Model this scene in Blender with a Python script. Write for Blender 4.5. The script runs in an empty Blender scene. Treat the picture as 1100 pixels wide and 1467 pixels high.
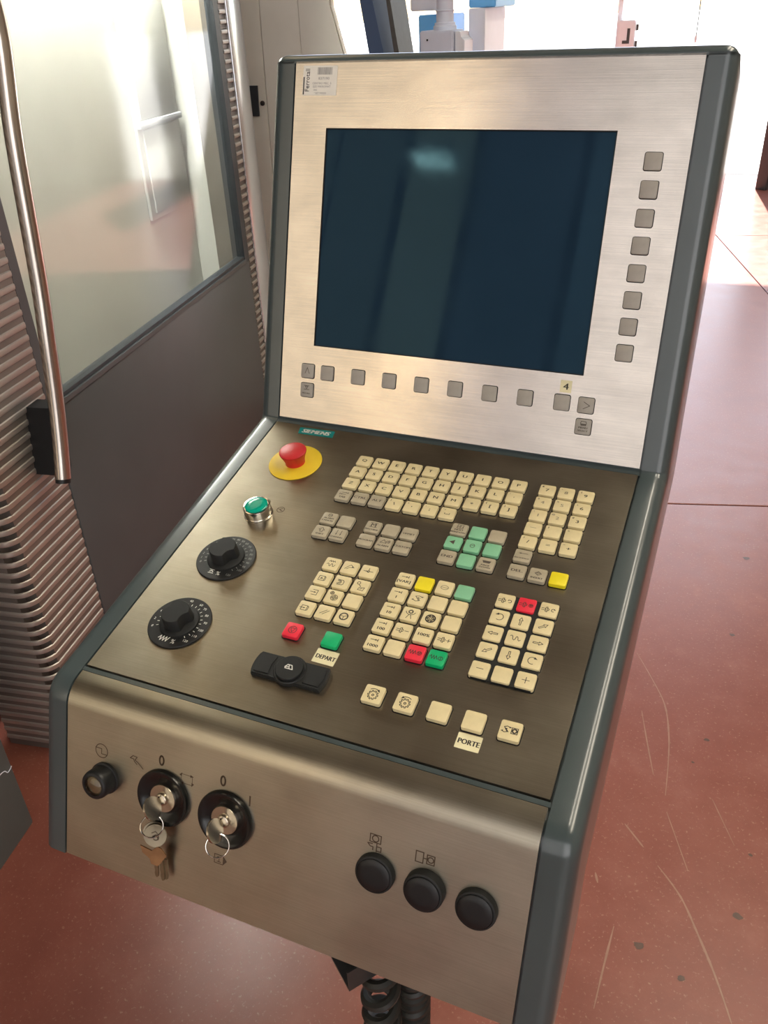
import bpy, bmesh, math, random
from mathutils import Matrix, Vector
random.seed(7)
C = bpy.context.scene.collection
scene = bpy.context.scene
PI = math.pi

# ------------------------------------------------------------------ camera
cam = bpy.data.cameras.new('camera')
cam.sensor_fit = 'HORIZONTAL'
cam.sensor_width = 36.0
cam.lens = 1194.98 / 1100 * 36.0
cam.clip_start = 0.02
cam.clip_end = 300
camo = bpy.data.objects.new('camera', cam)
C.objects.link(camo)
# columns: image right, image up, backwards
camo.matrix_world = Matrix((
    (0.92160968, -0.16905013, 0.34936750, 0.55523729),
    (0.38598138, 0.49353306, -0.77938662, -0.89438007),
    (-0.04066900, 0.85313960, 0.52009505, 1.6),
    (0, 0, 0, 1)))
scene.camera = camo

# ------------------------------------------------------------------ sky, sun, exposure
w = bpy.data.worlds.new('sky')
scene.world = w
w.use_nodes = True
nt = w.node_tree
nt.nodes.clear()
wo = nt.nodes.new('ShaderNodeOutputWorld')
bg = nt.nodes.new('ShaderNodeBackground')
sky = nt.nodes.new('ShaderNodeTexSky')
sky.sky_type = 'NISHITA'
sky.sun_disc = False
sky.sun_elevation = math.radians(48)
sky.sun_rotation = math.radians(0)
sky.dust_density = 1.5
bg.inputs['Strength'].default_value = 0.55
nt.links.new(sky.outputs[0], bg.inputs['Color'])
nt.links.new(bg.outputs[0], wo.inputs[0])

sun = bpy.data.lights.new('sun', 'SUN')
sun.energy = 24.0
sun.angle = 0.01
sun.color = (1.0, 0.95, 0.88)
suno = bpy.data.objects.new('sun', sun)
C.objects.link(suno)
suno.rotation_euler = (math.radians(-37), math.radians(-6), 0)

SKYLIGHT = 12.0
LAMP = 26.0
scene.view_settings.view_transform = 'Standard'
scene.view_settings.look = 'None'
scene.view_settings.gamma = 1.0
scene.view_settings.exposure = 0.0
scene.view_settings.use_curve_mapping = False
scene.cycles.use_denoising = True
scene.cycles.max_bounces = 10
scene.cycles.sample_clamp_indirect = 8.0
scene.cycles.caustics_reflective = False
scene.cycles.caustics_refractive = False


# ------------------------------------------------------------------ materials
def new_mat(name):
    m = bpy.data.materials.new(name)
    m.use_nodes = True
    nt = m.node_tree
    b = nt.nodes['Principled BSDF']
    return m, nt, b


def noise(nt, scale, detail=4, rough=0.55, vec=None, mul=None):
    n = nt.nodes.new('ShaderNodeTexNoise')
    n.inputs['Scale'].default_value = scale
    n.inputs['Detail'].default_value = detail
    n.inputs['Roughness'].default_value = rough
    tc = nt.nodes.new('ShaderNodeTexCoord')
    src = tc.outputs['Object'] if vec is None else vec
    if mul is not None:
        mp = nt.nodes.new('ShaderNodeMapping')
        mp.inputs['Scale'].default_value = mul
        nt.links.new(src, mp.inputs['Vector'])
        src = mp.outputs[0]
    nt.links.new(src, n.inputs['Vector'])
    return n.outputs['Fac']


def ramp(nt, fac, stops):
    r = nt.nodes.new('ShaderNodeValToRGB')
    el = r.color_ramp.elements
    while len(el) < len(stops):
        el.new(0.5)
    for e, (p, c) in zip(el, stops):
        e.position = p
        e.color = (*c, 1) if len(c) == 3 else c
    nt.links.new(fac, r.inputs[0])
    return r.outputs[0]


def g3(v):
    return (v, v, v)


def bump(nt, b, fac, strength, dist=0.001):
    n = nt.nodes.new('ShaderNodeBump')
    n.inputs['Strength'].default_value = strength
    n.inputs['Distance'].default_value = dist
    nt.links.new(fac, n.inputs['Height'])
    nt.links.new(n.outputs[0], b.inputs['Normal'])


def simple(name, col, rough=0.5, metal=0.0, spec=0.5, var=0.08, scale=40, bmp=0.0, coat=0.0):
    m, nt, b = new_mat(name)
    f = noise(nt, scale, 3)
    lo = tuple(max(0, c * (1 - var)) for c in col)
    hi = tuple(min(1, c * (1 + var)) for c in col)
    nt.links.new(ramp(nt, f, [(0.3, lo), (0.7, hi)]), b.inputs['Base Color'])
    b.inputs['Roughness'].default_value = rough
    b.inputs['Metallic'].default_value = metal
    b.inputs['Specular IOR Level'].default_value = spec
    b.inputs['Coat Weight'].default_value = coat
    b.inputs['Coat Roughness'].default_value = 0.12
    if bmp:
        bump(nt, b, noise(nt, scale * 8, 2), bmp, 0.0005)
    return m


def steel(name, col, rough, aniso=0.75, smudge=0.5, stain=0.5):
    """brushed stainless sheet, brushed along x; worn and smudged"""
    m, nt, b = new_mat(name)
    fine = noise(nt, 1.0, 6, 0.6, mul=(6, 900, 900))
    wide = noise(nt, 9.0, 5, 0.6)
    blot = noise(nt, 13.0, 5, 0.6, mul=(0.7, 1.2, 1))
    mx = nt.nodes.new('ShaderNodeMix')
    mx.data_type = 'RGBA'
    lo = tuple(c * (1 - 0.42 * stain) for c in col)
    nt.links.new(ramp(nt, blot, [(0.32, lo), (0.62, col), (0.75, col)]), mx.inputs[6])
    nt.links.new(ramp(nt, fine, [(0.3, tuple(c * 0.82 for c in col)), (0.7, tuple(min(1, c * 1.1) for c in col))]), mx.inputs[7])
    mx.inputs[0].default_value = 0.45
    nt.links.new(mx.outputs[2], b.inputs['Base Color'])
    b.inputs['Metallic'].default_value = 1.0
    mr = nt.nodes.new('ShaderNodeMapRange')
    mr.inputs['From Min'].default_value = 0.3
    mr.inputs['From Max'].default_value = 0.7
    mr.inputs['To Min'].default_value = max(.285, rough - 0.10 * smudge) if rough > .28 else rough - .03
    mr.inputs['To Max'].default_value = rough + 0.16 * smudge if rough > .28 else rough + .03
    nt.links.new(wide, mr.inputs['Value'])
    nt.links.new(mr.outputs[0], b.inputs['Roughness'])
    b.inputs['Anisotropic'].default_value = aniso
    geo = nt.nodes.new('ShaderNodeNewGeometry')
    vt = nt.nodes.new('ShaderNodeVectorMath')
    vt.operation = 'CROSS_PRODUCT'
    nt.links.new(geo.outputs['Normal'], vt.inputs[0])
    vt.inputs[1].default_value = (1, 0, 0)
    nt.links.new(vt.outputs[0], b.inputs['Tangent'])
    ad = nt.nodes.new('ShaderNodeMath')
    ad.operation = 'MULTIPLY_ADD'
    nt.links.new(wide, ad.inputs[0])
    ad.inputs[1].default_value = 0.6
    nt.links.new(fine, ad.inputs[2])
    bump(nt, b, ad.outputs[0], 0.10, 0.0006)
    return m


M = {}
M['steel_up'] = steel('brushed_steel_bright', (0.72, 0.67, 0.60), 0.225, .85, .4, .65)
M['steel_low'] = steel('brushed_steel_worn_dimmed', (0.36, 0.32, 0.25), 0.31, 0.55, .7, .8)  # same steel, base darkened for the dark ceiling it mirrors
M['steel_front'] = steel('brushed_steel_front', (0.47, 0.435, 0.345), 0.29, .6, .6, .7)  # same steel, base darkened for the dim floor it mirrors
M['paint'] = simple('grey_green_paint', (0.056, 0.076, 0.080), 0.28, 0, 0.5, 0.06, 12, 0.10, 0.5)
M['gap'] = simple('dark_gap', (0.008, 0.008, 0.008), 0.8)
M['black'] = simple('black_plastic', (0.011, 0.012, 0.013), 0.42, 0, 0.4, 0.1, 60, 0.05)
M['black_matte'] = simple('black_matte_plastic', (0.014, 0.015, 0.015), 0.6, 0, 0.35, 0.1, 60, 0.05)
M['black_gloss'] = simple('black_gloss_plastic', (0.007, 0.008, 0.008), 0.22, 0, 0.5)
M['cream'] = simple('cream_key', (0.76, 0.65, 0.375), 0.48, 0, 0.35, 0.05, 90)
M['grey'] = simple('grey_key', (0.44, 0.385, 0.275), 0.5, 0, 0.35, 0.08, 90)
M['greyup'] = simple('grey_panel_key', (0.40, 0.375, 0.33), 0.45, 0, 0.4, 0.06, 90)
M['mint'] = simple('mint_key', (0.24, 0.55, 0.33), 0.48, 0, 0.35, 0.04, 90)
M['yellow'] = simple('yellow_key', (0.88, 0.74, 0.02), 0.45, 0, 0.35, 0.04, 90)
M['red'] = simple('red_key', (0.82, 0.03, 0.06), 0.45, 0, 0.35, 0.04, 90)
M['green'] = simple('green_key', (0.0, 0.42, 0.15), 0.45, 0, 0.35, 0.04, 90)
M['ink'] = simple('black_print', (0.035, 0.03, 0.025), 0.6)
M['ink_faint'] = simple('worn_print', (0.33, 0.28, 0.19), 0.6)
M['ink_grey'] = simple('worn_print_on_grey', (0.075, 0.062, 0.048), 0.6)
M['ink_plate'] = simple('print_on_steel', (0.09, 0.06, 0.035), 0.6)
M['ink_white'] = simple('white_print', (0.80, 0.80, 0.74), 0.5)
M['ink_dim'] = simple('worn_white_print', (0.30, 0.31, 0.29), 0.5)
M['estop_red'] = simple('emergency_red', (0.56, 0.022, 0.026), 0.4, 0, 0.45, 0.05, 30)
M['estop_yellow'] = simple('emergency_yellow', (0.80, 0.56, 0.03), 0.5, 0, 0.3, 0.05, 30)
M['chrome'] = simple('chrome', (0.72, 0.70, 0.64), 0.13, 1.0, var=0.03)
M['nickel'] = simple('nickel', (0.56, 0.50, 0.40), 0.26, 1.0, var=0.12)
M['tarnish'] = simple('tarnished_brass', (0.27, 0.23, 0.16), 0.36, 1.0, var=0.2)
M['lamp_green'] = simple('green_lens', (0.0, 0.36, 0.25), 0.18, 0, 0.5, 0.05, 20)
M['teal'] = simple('teal_badge', (0.0, 0.21, 0.20), 0.4)
M['paper'] = simple('paper_label', (0.90, 0.88, 0.79), 0.6, 0, 0.3, 0.03, 60)
M['paper_y'] = simple('yellowed_label', (0.83, 0.77, 0.50), 0.55, 0, 0.3, 0.05, 60)
M['bar'] = simple('barcode_print', (0.30, 0.29, 0.27), 0.6)
M['tag_tan'] = simple('tan_card', (0.27, 0.14, 0.065), 0.75, 0, 0.2, 0.2, 60)
M['coil'] = simple('cable_rubber', (0.030, 0.030, 0.026), 0.45, 0, 0.4, 0.15, 60)
M['darksteel'] = simple('dark_steel', (0.07, 0.07, 0.068), 0.5, 0.4, 0.4)
M['door_grey'] = simple('machine_grey_paint', (0.082, 0.092, 0.097), 0.38, 0, 0.5, 0.05, 6, 0.06)
M['base_grey'] = simple('machine_base_paint', (0.10, 0.12, 0.115), 0.45, 0, 0.5, 0.1, 6, 0.06)
M['dark_frame'] = simple('dark_frame_paint', (0.035, 0.042, 0.05), 0.4)
M['rib'] = simple('rib_metal', (0.52, 0.485, 0.44), 0.40, 0.75, 0.5, 0.1, 8)
M['rib_gap'] = simple('rib_gap_metal', (0.27, 0.245, 0.22), 0.5, 0.75, 0.5, 0.1, 8)
M['polish'] = simple('polished_strip', (0.80, 0.82, 0.86), 0.22, 1.0, 0.5, 0.04, 8)
M['tube'] = simple('handle_steel', (0.62, 0.56, 0.50), 0.24, 1.0, 0.5, 0.06, 14)
M['beige'] = simple('beige_cabinet_paint', (0.80, 0.78, 0.70), 0.45, 0, 0.4, 0.05, 5, 0.05)
M['inner'] = simple('machine_inside_paint', (0.74, 0.74, 0.69), 0.6, 0, 0.3, 0.05, 3)
M['wall'] = simple('hall_wall_paint', (0.42, 0.39, 0.33), 0.8, 0, 0.2, 0.05, 1.2)
M['ceil'] = simple('hall_ceiling', (0.15, 0.135, 0.11), 0.9, 0, 0.2, 0.08, 1.0)
M['blue'] = simple('blue_machine_paint', (0.16, 0.50, 0.92), 0.45, 0, 0.4, 0.05, 4)  # lightened so the colour carries the haze before the doorway
M['pale'] = simple('pale_machine_paint', (0.76, 0.79, 0.85), 0.5, 0, 0.4, 0.05, 4)
M['gearbox'] = simple('grey_casting_paint', (0.64, 0.69, 0.82), 0.5, 0, 0.4, 0.06, 6)  # lightened and cooled to stand in for the haze
M['navy'] = simple('navy_beam_paint', (0.03, 0.06, 0.13), 0.6, 0, 0.5, 0.06, 4)
M['outside'] = simple('pale_yard_concrete', (0.62, 0.60, 0.57), 0.9, 0, 0.2, 0.05, 0.6)
M['scratch'] = simple('worn_paint_scratch', (0.32, 0.175, 0.125), 0.5, 0, 0.4, 0.1, 40)
M['stain'] = simple('oil_stain', (0.10, 0.055, 0.04), 0.35, 0, 0.5, 0.2, 40)


def mat_floor():
    m, nt, b = new_mat('red_painted_concrete')
    a = noise(nt, 1.6, 6, 0.65)
    c = noise(nt, 9.0, 8, 0.7)
    d = noise(nt, 140.0, 3, 0.6)
    mx = nt.nodes.new('ShaderNodeMix')
    mx.data_type = 'RGBA'
    nt.links.new(ramp(nt, a, [(0.3, (0.205, 0.058, 0.040)), (0.7, (0.265, 0.088, 0.060))]), mx.inputs[6])
    nt.links.new(ramp(nt, c, [(0.25, (0.18, 0.048, 0.034)), (0.55, (0.24, 0.075, 0.052)), (0.8, (0.33, 0.130, 0.092))]), mx.inputs[7])
    mx.inputs[0].default_value = 0.55
    m2 = nt.nodes.new('ShaderNodeMix')
    m2.data_type = 'RGBA'
    m2.blend_type = 'MIX'
    nt.links.new(mx.outputs[2], m2.inputs[6])
    m2.inputs[7].default_value = (0.42, 0.24, 0.17, 1)
    nt.links.new(ramp(nt, d, [(0.60, g3(0)), (0.72, g3(0.6))]), m2.inputs[0])
    nt.links.new(m2.outputs[2], b.inputs['Base Color'])
    nt.links.new(ramp(nt, c, [(0.3, g3(0.285)), (0.75, g3(0.38))]), b.inputs['Roughness'])
    b.inputs['Specular IOR Level'].default_value = 0.5
    bump(nt, b, c, 0.06, 0.004)
    return m


M['floor'] = mat_floor()


def mat_screen():
    m, nt, b = new_mat('dark_display_glass')
    f = noise(nt, 5.0, 3)
    nt.links.new(ramp(nt, f, [(0.3, (0.009, 0.022, 0.044)), (0.7, (0.012, 0.028, 0.054))]), b.inputs['Base Color'])
    nt.links.new(ramp(nt, noise(nt, 14, 6, 0.7), [(0.4, g3(0.03)), (0.75, g3(0.10))]), b.inputs['Roughness'])
    b.inputs['Specular IOR Level'].default_value = 0.21
    b.inputs['Specular Tint'].default_value = (0.35, 0.78, 1.0, 1)
    return m


M['screen'] = mat_screen()


def mat_glass(name, tint, refl):
    m, nt, b = new_mat(name)
    nt.nodes.remove(b)
    out = nt.nodes['Material Output']
    tr = nt.nodes.new('ShaderNodeBsdfTransparent')
    tr.inputs[0].default_value = (*tint, 1)
    gl = nt.nodes.new('ShaderNodeBsdfGlossy')
    gl.inputs['Roughness'].default_value = 0.06
    gl.inputs['Color'].default_value = (0.95, 0.97, 1.0, 1)
    # Schlick reflectance, alike on both faces of the pane
    geo = nt.nodes.new('ShaderNodeNewGeometry')
    dt = nt.nodes.new('ShaderNodeVectorMath')
    dt.operation = 'DOT_PRODUCT'
    nt.links.new(geo.outputs['Incoming'], dt.inputs[0])
    nt.links.new(geo.outputs['Normal'], dt.inputs[1])
    src = dt.outputs['Value']
    for op, v in (('ABSOLUTE', None), ('SUBTRACT', 1.0), ('POWER', 5.0), ('MULTIPLY', (1 - refl) * .65), ('ADD', refl)):
        q = nt.nodes.new('ShaderNodeMath')
        q.operation = op
        if op == 'SUBTRACT':
            q.inputs[0].default_value = v
            nt.links.new(src, q.inputs[1])
        else:
            nt.links.new(src, q.inputs[0])
            if v is not None:
                q.inputs[1].default_value = v
        src = q.outputs[0]
    mx = nt.nodes.new('ShaderNodeMixShader')
    nt.links.new(src, mx.inputs[0])
    nt.links.new(tr.outputs[0], mx.inputs[1])
    nt.links.new(gl.outputs[0], mx.inputs[2])
    nt.links.new(mx.outputs[0], out.inputs[0])
    return m


M['glass'] = mat_glass('window_glass', (0.93, 0.95, 0.93), 0.045)
M['lens'] = mat_glass('clear_lens', (0.75, 0.78, 0.72), 0.04)


def mat_emit(name, col, s):
    m, nt, b = new_mat(name)
    b.inputs['Base Color'].default_value = (*col, 1)
    b.inputs['Emission Color'].default_value = (*col, 1)
    b.inputs['Emission Strength'].default_value = s
    return m


M['lamp_on'] = mat_emit('lamp_glow', (1.0, 0.91, 0.74), 18.0)
M['fill_on'] = mat_emit('interior_fill_glow', (1.0, 0.97, 0.90), 140.0)
M['win_day'] = mat_emit('daylit_window', (0.97, 0.97, 1.0), 0.95)
M['win_fill'] = mat_emit('added_fill_window', (0.98, 0.98, 1.0), 2.6)
M['win_grey'] = mat_emit('shaded_window', (0.93, 0.92, 1.0), 0.55)
M['win_warm'] = mat_emit('warm_lit_window', (1.0, 0.88, 0.70), 1.02)
M['win_amber'] = mat_emit('amber_lit_window', (1.0, 0.80, 0.55), 2.0)
M['skylight'] = mat_emit('daylit_rooflight', (1.0, 0.90, 0.72), SKYLIGHT)
M['skylight_dim'] = mat_emit('dim_rooflight', (1.0, 0.86, 0.56), 0.95)  # unseen roof panel, glow set for the keyboard panel's left-hand reflection


# ------------------------------------------------------------------ mesh helpers
WM = {}


def smooth(me, ang=40):
    for p in me.polygons:
        p.use_smooth = True
    try:
        me.set_sharp_from_angle(angle=math.radians(ang))
    except Exception:
        pass


def mesh_of(bm, name, mat, sm=True):
    me = bpy.data.meshes.new(name)
    bm.normal_update()
    bm.to_mesh(me)
    bm.free()
    if mat is not None:
        me.materials.append(mat)
    if sm:
        smooth(me)
    return me


def place(name, data, parent=None, mw=None):
    o = bpy.data.objects.new(name, data)
    C.objects.link(o)
    mw = Matrix.Identity(4) if mw is None else mw.copy()
    if parent is not None:
        o.parent = parent
        o.matrix_parent_inverse = WM[parent.name].inverted()
    o.matrix_basis = mw
    WM[o.name] = mw
    return o


def obj(name, bm, mat, parent=None, mw=None, sm=True, label=None):
    o = place(name, mesh_of(bm, name, mat, sm), parent, mw)
    if label:
        o['label'] = label
    return o


def thing(name, label, cat, loc, group=None):
    o = place(name, None, None, Matrix.Translation(loc))
    o['label'] = label
    o['category'] = cat
    if group:
        o['group'] = group
    return o


def struct(o):
    o['kind'] = 'structure'
    return o


def add_poly_prism(bm, pts, z0, z1, mtx=None):
    """pts: list of (x,y) counter clockwise"""
    mtx = mtx or Matrix.Identity(4)
    a = [bm.verts.new(mtx @ Vector((x, y, z0))) for x, y in pts]
    b = [bm.verts.new(mtx @ Vector((x, y, z1))) for x, y in pts]
    n = len(pts)
    bm.faces.new(a[::-1])
    bm.faces.new(b)
    for i in range(n):
        j = (i + 1) % n
        bm.faces.new((a[i], a[j], b[j], b[i]))
    return bm


def add_box(bm, x0, x1, y0, y1, z0, z1, mtx=None, bev=0.0):
    if bev > 0:
        add_round_box(bm, x0, x1, y0, y1, z0, z1, bev, mtx)
        return bm
    return add_poly_prism(bm, [(x0, y0), (x1, y0), (x1, y1), (x0, y1)], z0, z1, mtx)


def add_round_box(bm, x0, x1, y0, y1, z0, z1, r, mtx=None):
    t = bmesh.new()
    add_poly_prism(t, [(x0, y0), (x1, y0), (x1, y1), (x0, y1)], z0, z1)
    bmesh.ops.bevel(t, geom=list(t.edges), offset=r, segments=2, affect='EDGES', profile=0.5)
    merge(bm, t, mtx)


def merge(bm, t, mtx=None):
    if mtx is not None:
        t.transform(mtx)
    me = bpy.data.meshes.new('tmp')
    t.to_mesh(me)
    t.free()
    bm.from_mesh(me)
    bpy.data.meshes.remove(me)


def rrect(hx, hy, r, n=4, cx=0, cy=0):
    pts = []
    for sx, sy, a0 in ((1, 1, 0), (-1, 1, 90), (-1, -1, 180), (1, -1, 270)):
        for k in range(n + 1):
            a = math.radians(a0 + 90 * k / n)
            pts.append((cx + sx * (hx - r) + r * math.cos(a), cy + sy * (hy - r) + r * math.sin(a)))
    return pts


def circ(r, n=40, cx=0, cy=0, a0=0, a1=2 * PI, close=False):
    m = n + 1 if close else n
    return [(cx + r * math.cos(a0 + (a1 - a0) * i / n), cy + r * math.sin(a0 + (a1 - a0) * i / n)) for i in range(m)]


def add_lathe(bm, prof, n=40, mtx=None, cap=True):
    """prof: list of (r,z) from bottom outside to top axis"""
    mtx = mtx or Matrix.Identity(4)
    rings = []
    for r, z in prof:
        if r < 1e-6:
            rings.append([bm.verts.new(mtx @ Vector((0, 0, z)))])
        else:
            rings.append([bm.verts.new(mtx @ Vector((r * math.cos(2 * PI * i / n), r * math.sin(2 * PI * i / n), z))) for i in range(n)])
    for a, b in zip(rings, rings[1:]):
        for i in range(n):
            j = (i + 1) % n
            if len(a) == 1 and len(b) > 1:
                bm.faces.new((a[0], b[i], b[j]))
            elif len(b) == 1 and len(a) > 1:
                bm.faces.new((a[i], a[j], b[0]))
            elif len(a) > 1:
                bm.faces.new((a[i], a[j], b[j], b[i]))
    if cap and len(rings[0]) > 1:
        bm.faces.new(rings[0][::-1])
    if cap and len(rings[-1]) > 1:
        bm.faces.new(rings[-1])
    return bm


def add_tube(bm, pts, r, n=10, closed=False, cap=True):
    pts = [Vector(p) for p in pts]
    m = len(pts)
    up = Vector((0.13, 0.31, 0.94)).normalized()
    rings = []
    for i, p in enumerate(pts):
        if closed:
            t = pts[(i + 1) % m] - pts[(i - 1) % m]
        else:
            t = pts[min(i + 1, m - 1)] - pts[max(i - 1, 0)]
        t.normalize()
        x = up - t * up.dot(t)
        if x.length < 0.05:
            x = Vector((1, 0, 0)) - t * t.x
        x.normalize()
        up = x
        y = t.cross(x)
        rings.append([bm.verts.new(p + x * (r * math.cos(2 * PI * k / n)) + y * (r * math.sin(2 * PI * k / n))) for k in range(n)])
    rng = range(m) if closed else range(m - 1)
    for i in rng:
        a, b = rings[i], rings[(i + 1) % m]
        for k in range(n):
            j = (k + 1) % n
            bm.faces.new((a[k], a[j], b[j], b[k]))
    if cap and not closed:
        bm.faces.new(rings[0][::-1])
        bm.faces.new(rings[-1])
    return bm


def spline(pts, n=8):
    P = [Vector(p) for p in pts]
    out = []
    for i in range(len(P) - 1):
        p0, p1, p2, p3 = P[max(i - 1, 0)], P[i], P[i + 1], P[min(i + 2, len(P) - 1)]
        for k in range(n):
            t = k / n
            out.append(0.5 * ((2 * p1) + (p2 - p0) * t + (2 * p0 - 5 * p1 + 4 * p2 - p3) * t * t + (3 * p1 - p0 - 3 * p2 + p3) * t ** 3))
    out.append(P[-1])
    return out


def frame_mtx(o, x, y, z):
    return Matrix(((x[0], y[0], z[0], o[0]), (x[1], y[1], z[1], o[1]), (x[2], y[2], z[2], o[2]), (0, 0, 0, 1)))


# ------------------------------------------------------------------ flat print: strokes and text
_text_cache = {}


def text_polys(s, bold=False):
    """returns verts, faces of the text, height 1 em, centred"""
    key = s
    if key not in _text_cache:
        cu = bpy.data.curves.new('txt', 'FONT')
        cu.body = s
        cu.size = 1.0
        cu.align_x = 'CENTER'
        cu.align_y = 'CENTER'
        cu.resolution_u = 2
        cu.fill_mode = 'FRONT'
        o = bpy.data.objects.new('txt', cu)
        C.objects.link(o)
        bpy.context.view_layer.update()
        dg = bpy.context.evaluated_depsgraph_get()
        me = bpy.data.meshes.new_from_object(o.evaluated_get(dg))
        vs = [(v.co.x, v.co.y) for v in me.vertices]
        fs = [tuple(p.vertices) for p in me.polygons]
        if vs:
            cy = (min(v[1] for v in vs) + max(v[1] for v in vs)) / 2
            vs = [(x, y - cy) for x, y in vs]
        bpy.data.objects.remove(o)
        bpy.data.curves.remove(cu)
        bpy.data.meshes.remove(me)
        _text_cache[key] = (vs, fs)
    return _text_cache[key]


def add_text(bm, s, size, x=0, y=0, rot=0.0, sx=1.0, shear=0.0, k=1.0):
    vs, fs = text_polys(s)
    c, n = math.cos(rot), math.sin(rot)
    vv = []
    for a, b in vs:
        a, b = (a + shear * b) * size * sx, b * size
        vv.append(bm.verts.new(((x + a * c - b * n) * k, (y + a * n + b * c) * k, 0)))
    for f in fs:
        try:
            bm.faces.new([vv[i] for i in f])
        except ValueError:
            pass


def add_stroke(bm, pts, wd, closed=False, k=1.0):
    pts = list(pts)
    if closed:
        pts.append(pts[0])
    h = wd / 2
    for (x0, y0), (x1, y1) in zip(pts, pts[1:]):
        dx, dy = x1 - x0, y1 - y0
        l = math.hypot(dx, dy)
        if l < 1e-9:
            continue
        ex, ey = dx / l * h * 0.8, dy / l * h * 0.8
        nx, ny = -dy / l * h, dx / l * h
        q = [(x0 - ex + nx, y0 - ey + ny), (x0 - ex - nx, y0 - ey - ny), (x1 + ex - nx, y1 + ey - ny), (x1 + ex + nx, y1 + ey + ny)]
        bm.faces.new([bm.verts.new((a * k, b * k, 0)) for a, b in q])


def add_fill(bm, pts, k=1.0):
    f = bm.faces.new([bm.verts.new((a * k, b * k, 0)) for a, b in pts])


def face_up(bm):
    bm.normal_update()
    for f in bm.faces:
        if f.normal.z < 0:
            f.normal_flip()


# symbols: list of ('L',pts,closed) ('C',x,y,r) ('A',x,y,r,a0,a1) ('F',pts) ('T',text,size,x,y,sx)
def Ln(*p):
    return ('L', p, False)


def Lc(*p):
    return ('L', p, True)


def Ci(x, y, r):
    return ('C', x, y, r)


def Ar(x, y, r, a, b):
    return ('A', x, y, r, a, b)


def Fi(*p):
    return ('F', p)


def Tx(s, size=0.8, x=0, y=0, sx=1.25):
    return ('T', s, size, x, y, sx)


def tri(x, y, d, s=0.16):
    a = math.radians(d)
    c, n = math.cos(a), math.sin(a)
    P = [(s, 0), (-s, s * 0.75), (-s, -s * 0.75)]
    return ('F', [(x + p * c - q * n, y + p * n + q * c) for p, q in P])


def rotsym(items, deg, x=0, y=0):
    a = math.radians(deg)
    c, n = math.cos(a), math.sin(a)
    out = []
    for it in items:
        if it[0] in 'LF':
            pts = [(x + p * c - q * n, y + p * n + q * c) for p, q in it[1]]
            out.append((it[0], pts) + tuple(it[2:]))
    return out


BIG_ARROW = [Lc((-.52, .09), (.14, .09), (.14, .22), (.55, 0), (.14, -.22), (.14, -.09), (-.52, -.09))]
STEP = [Ln((-.52, .38), (.3, .38)), tri(.16, .38, 0, .15), Ln((.34, .55), (.34, .21))]
SPIN = [Ln((-.75, .12), (-.3, .12)), Ln((-.75, -.12), (-.3, -.12)), Lc((-.3, .3), (-.12, .36), (-.12, -.36), (-.3, -.3)), Ln((-.12, .22), (.06, .1), (.06, -.1), (-.12, -.22))]
ZIG = [Ln((-.75, -.02), (-.62, .25), (-.48, -.25), (-.34, .25), (-.2, -.25), (-.06, .25), (.08, -.2))]
SQ = [Lc((-.55, .3), (.15, .3), (.15, -.4), (-.55, -.4)), Ln((.15, .3), (.3, .2), (.3, -.3), (.15, -.4))]
DIAMOND = [Lc((-.35, .2), (0, .5), (.4, .2), (.05, -.1)), Ln((-.2, .2), (.05, .4)), Ln((-.05, .08), (.2, .28))]


def gear(n=10, r0=.38, r1=.52, x=0, y=-.12):
    pts = []
    for i in range(n):
        for d, r in ((-.3, r0), (-.18, r1), (.18, r1), (.3, r0)):
            a = 2 * PI * (i + d) / n
            pts.append((x + r * math.cos(a), y + r * math.sin(a)))
    return Lc(*pts)


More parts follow.
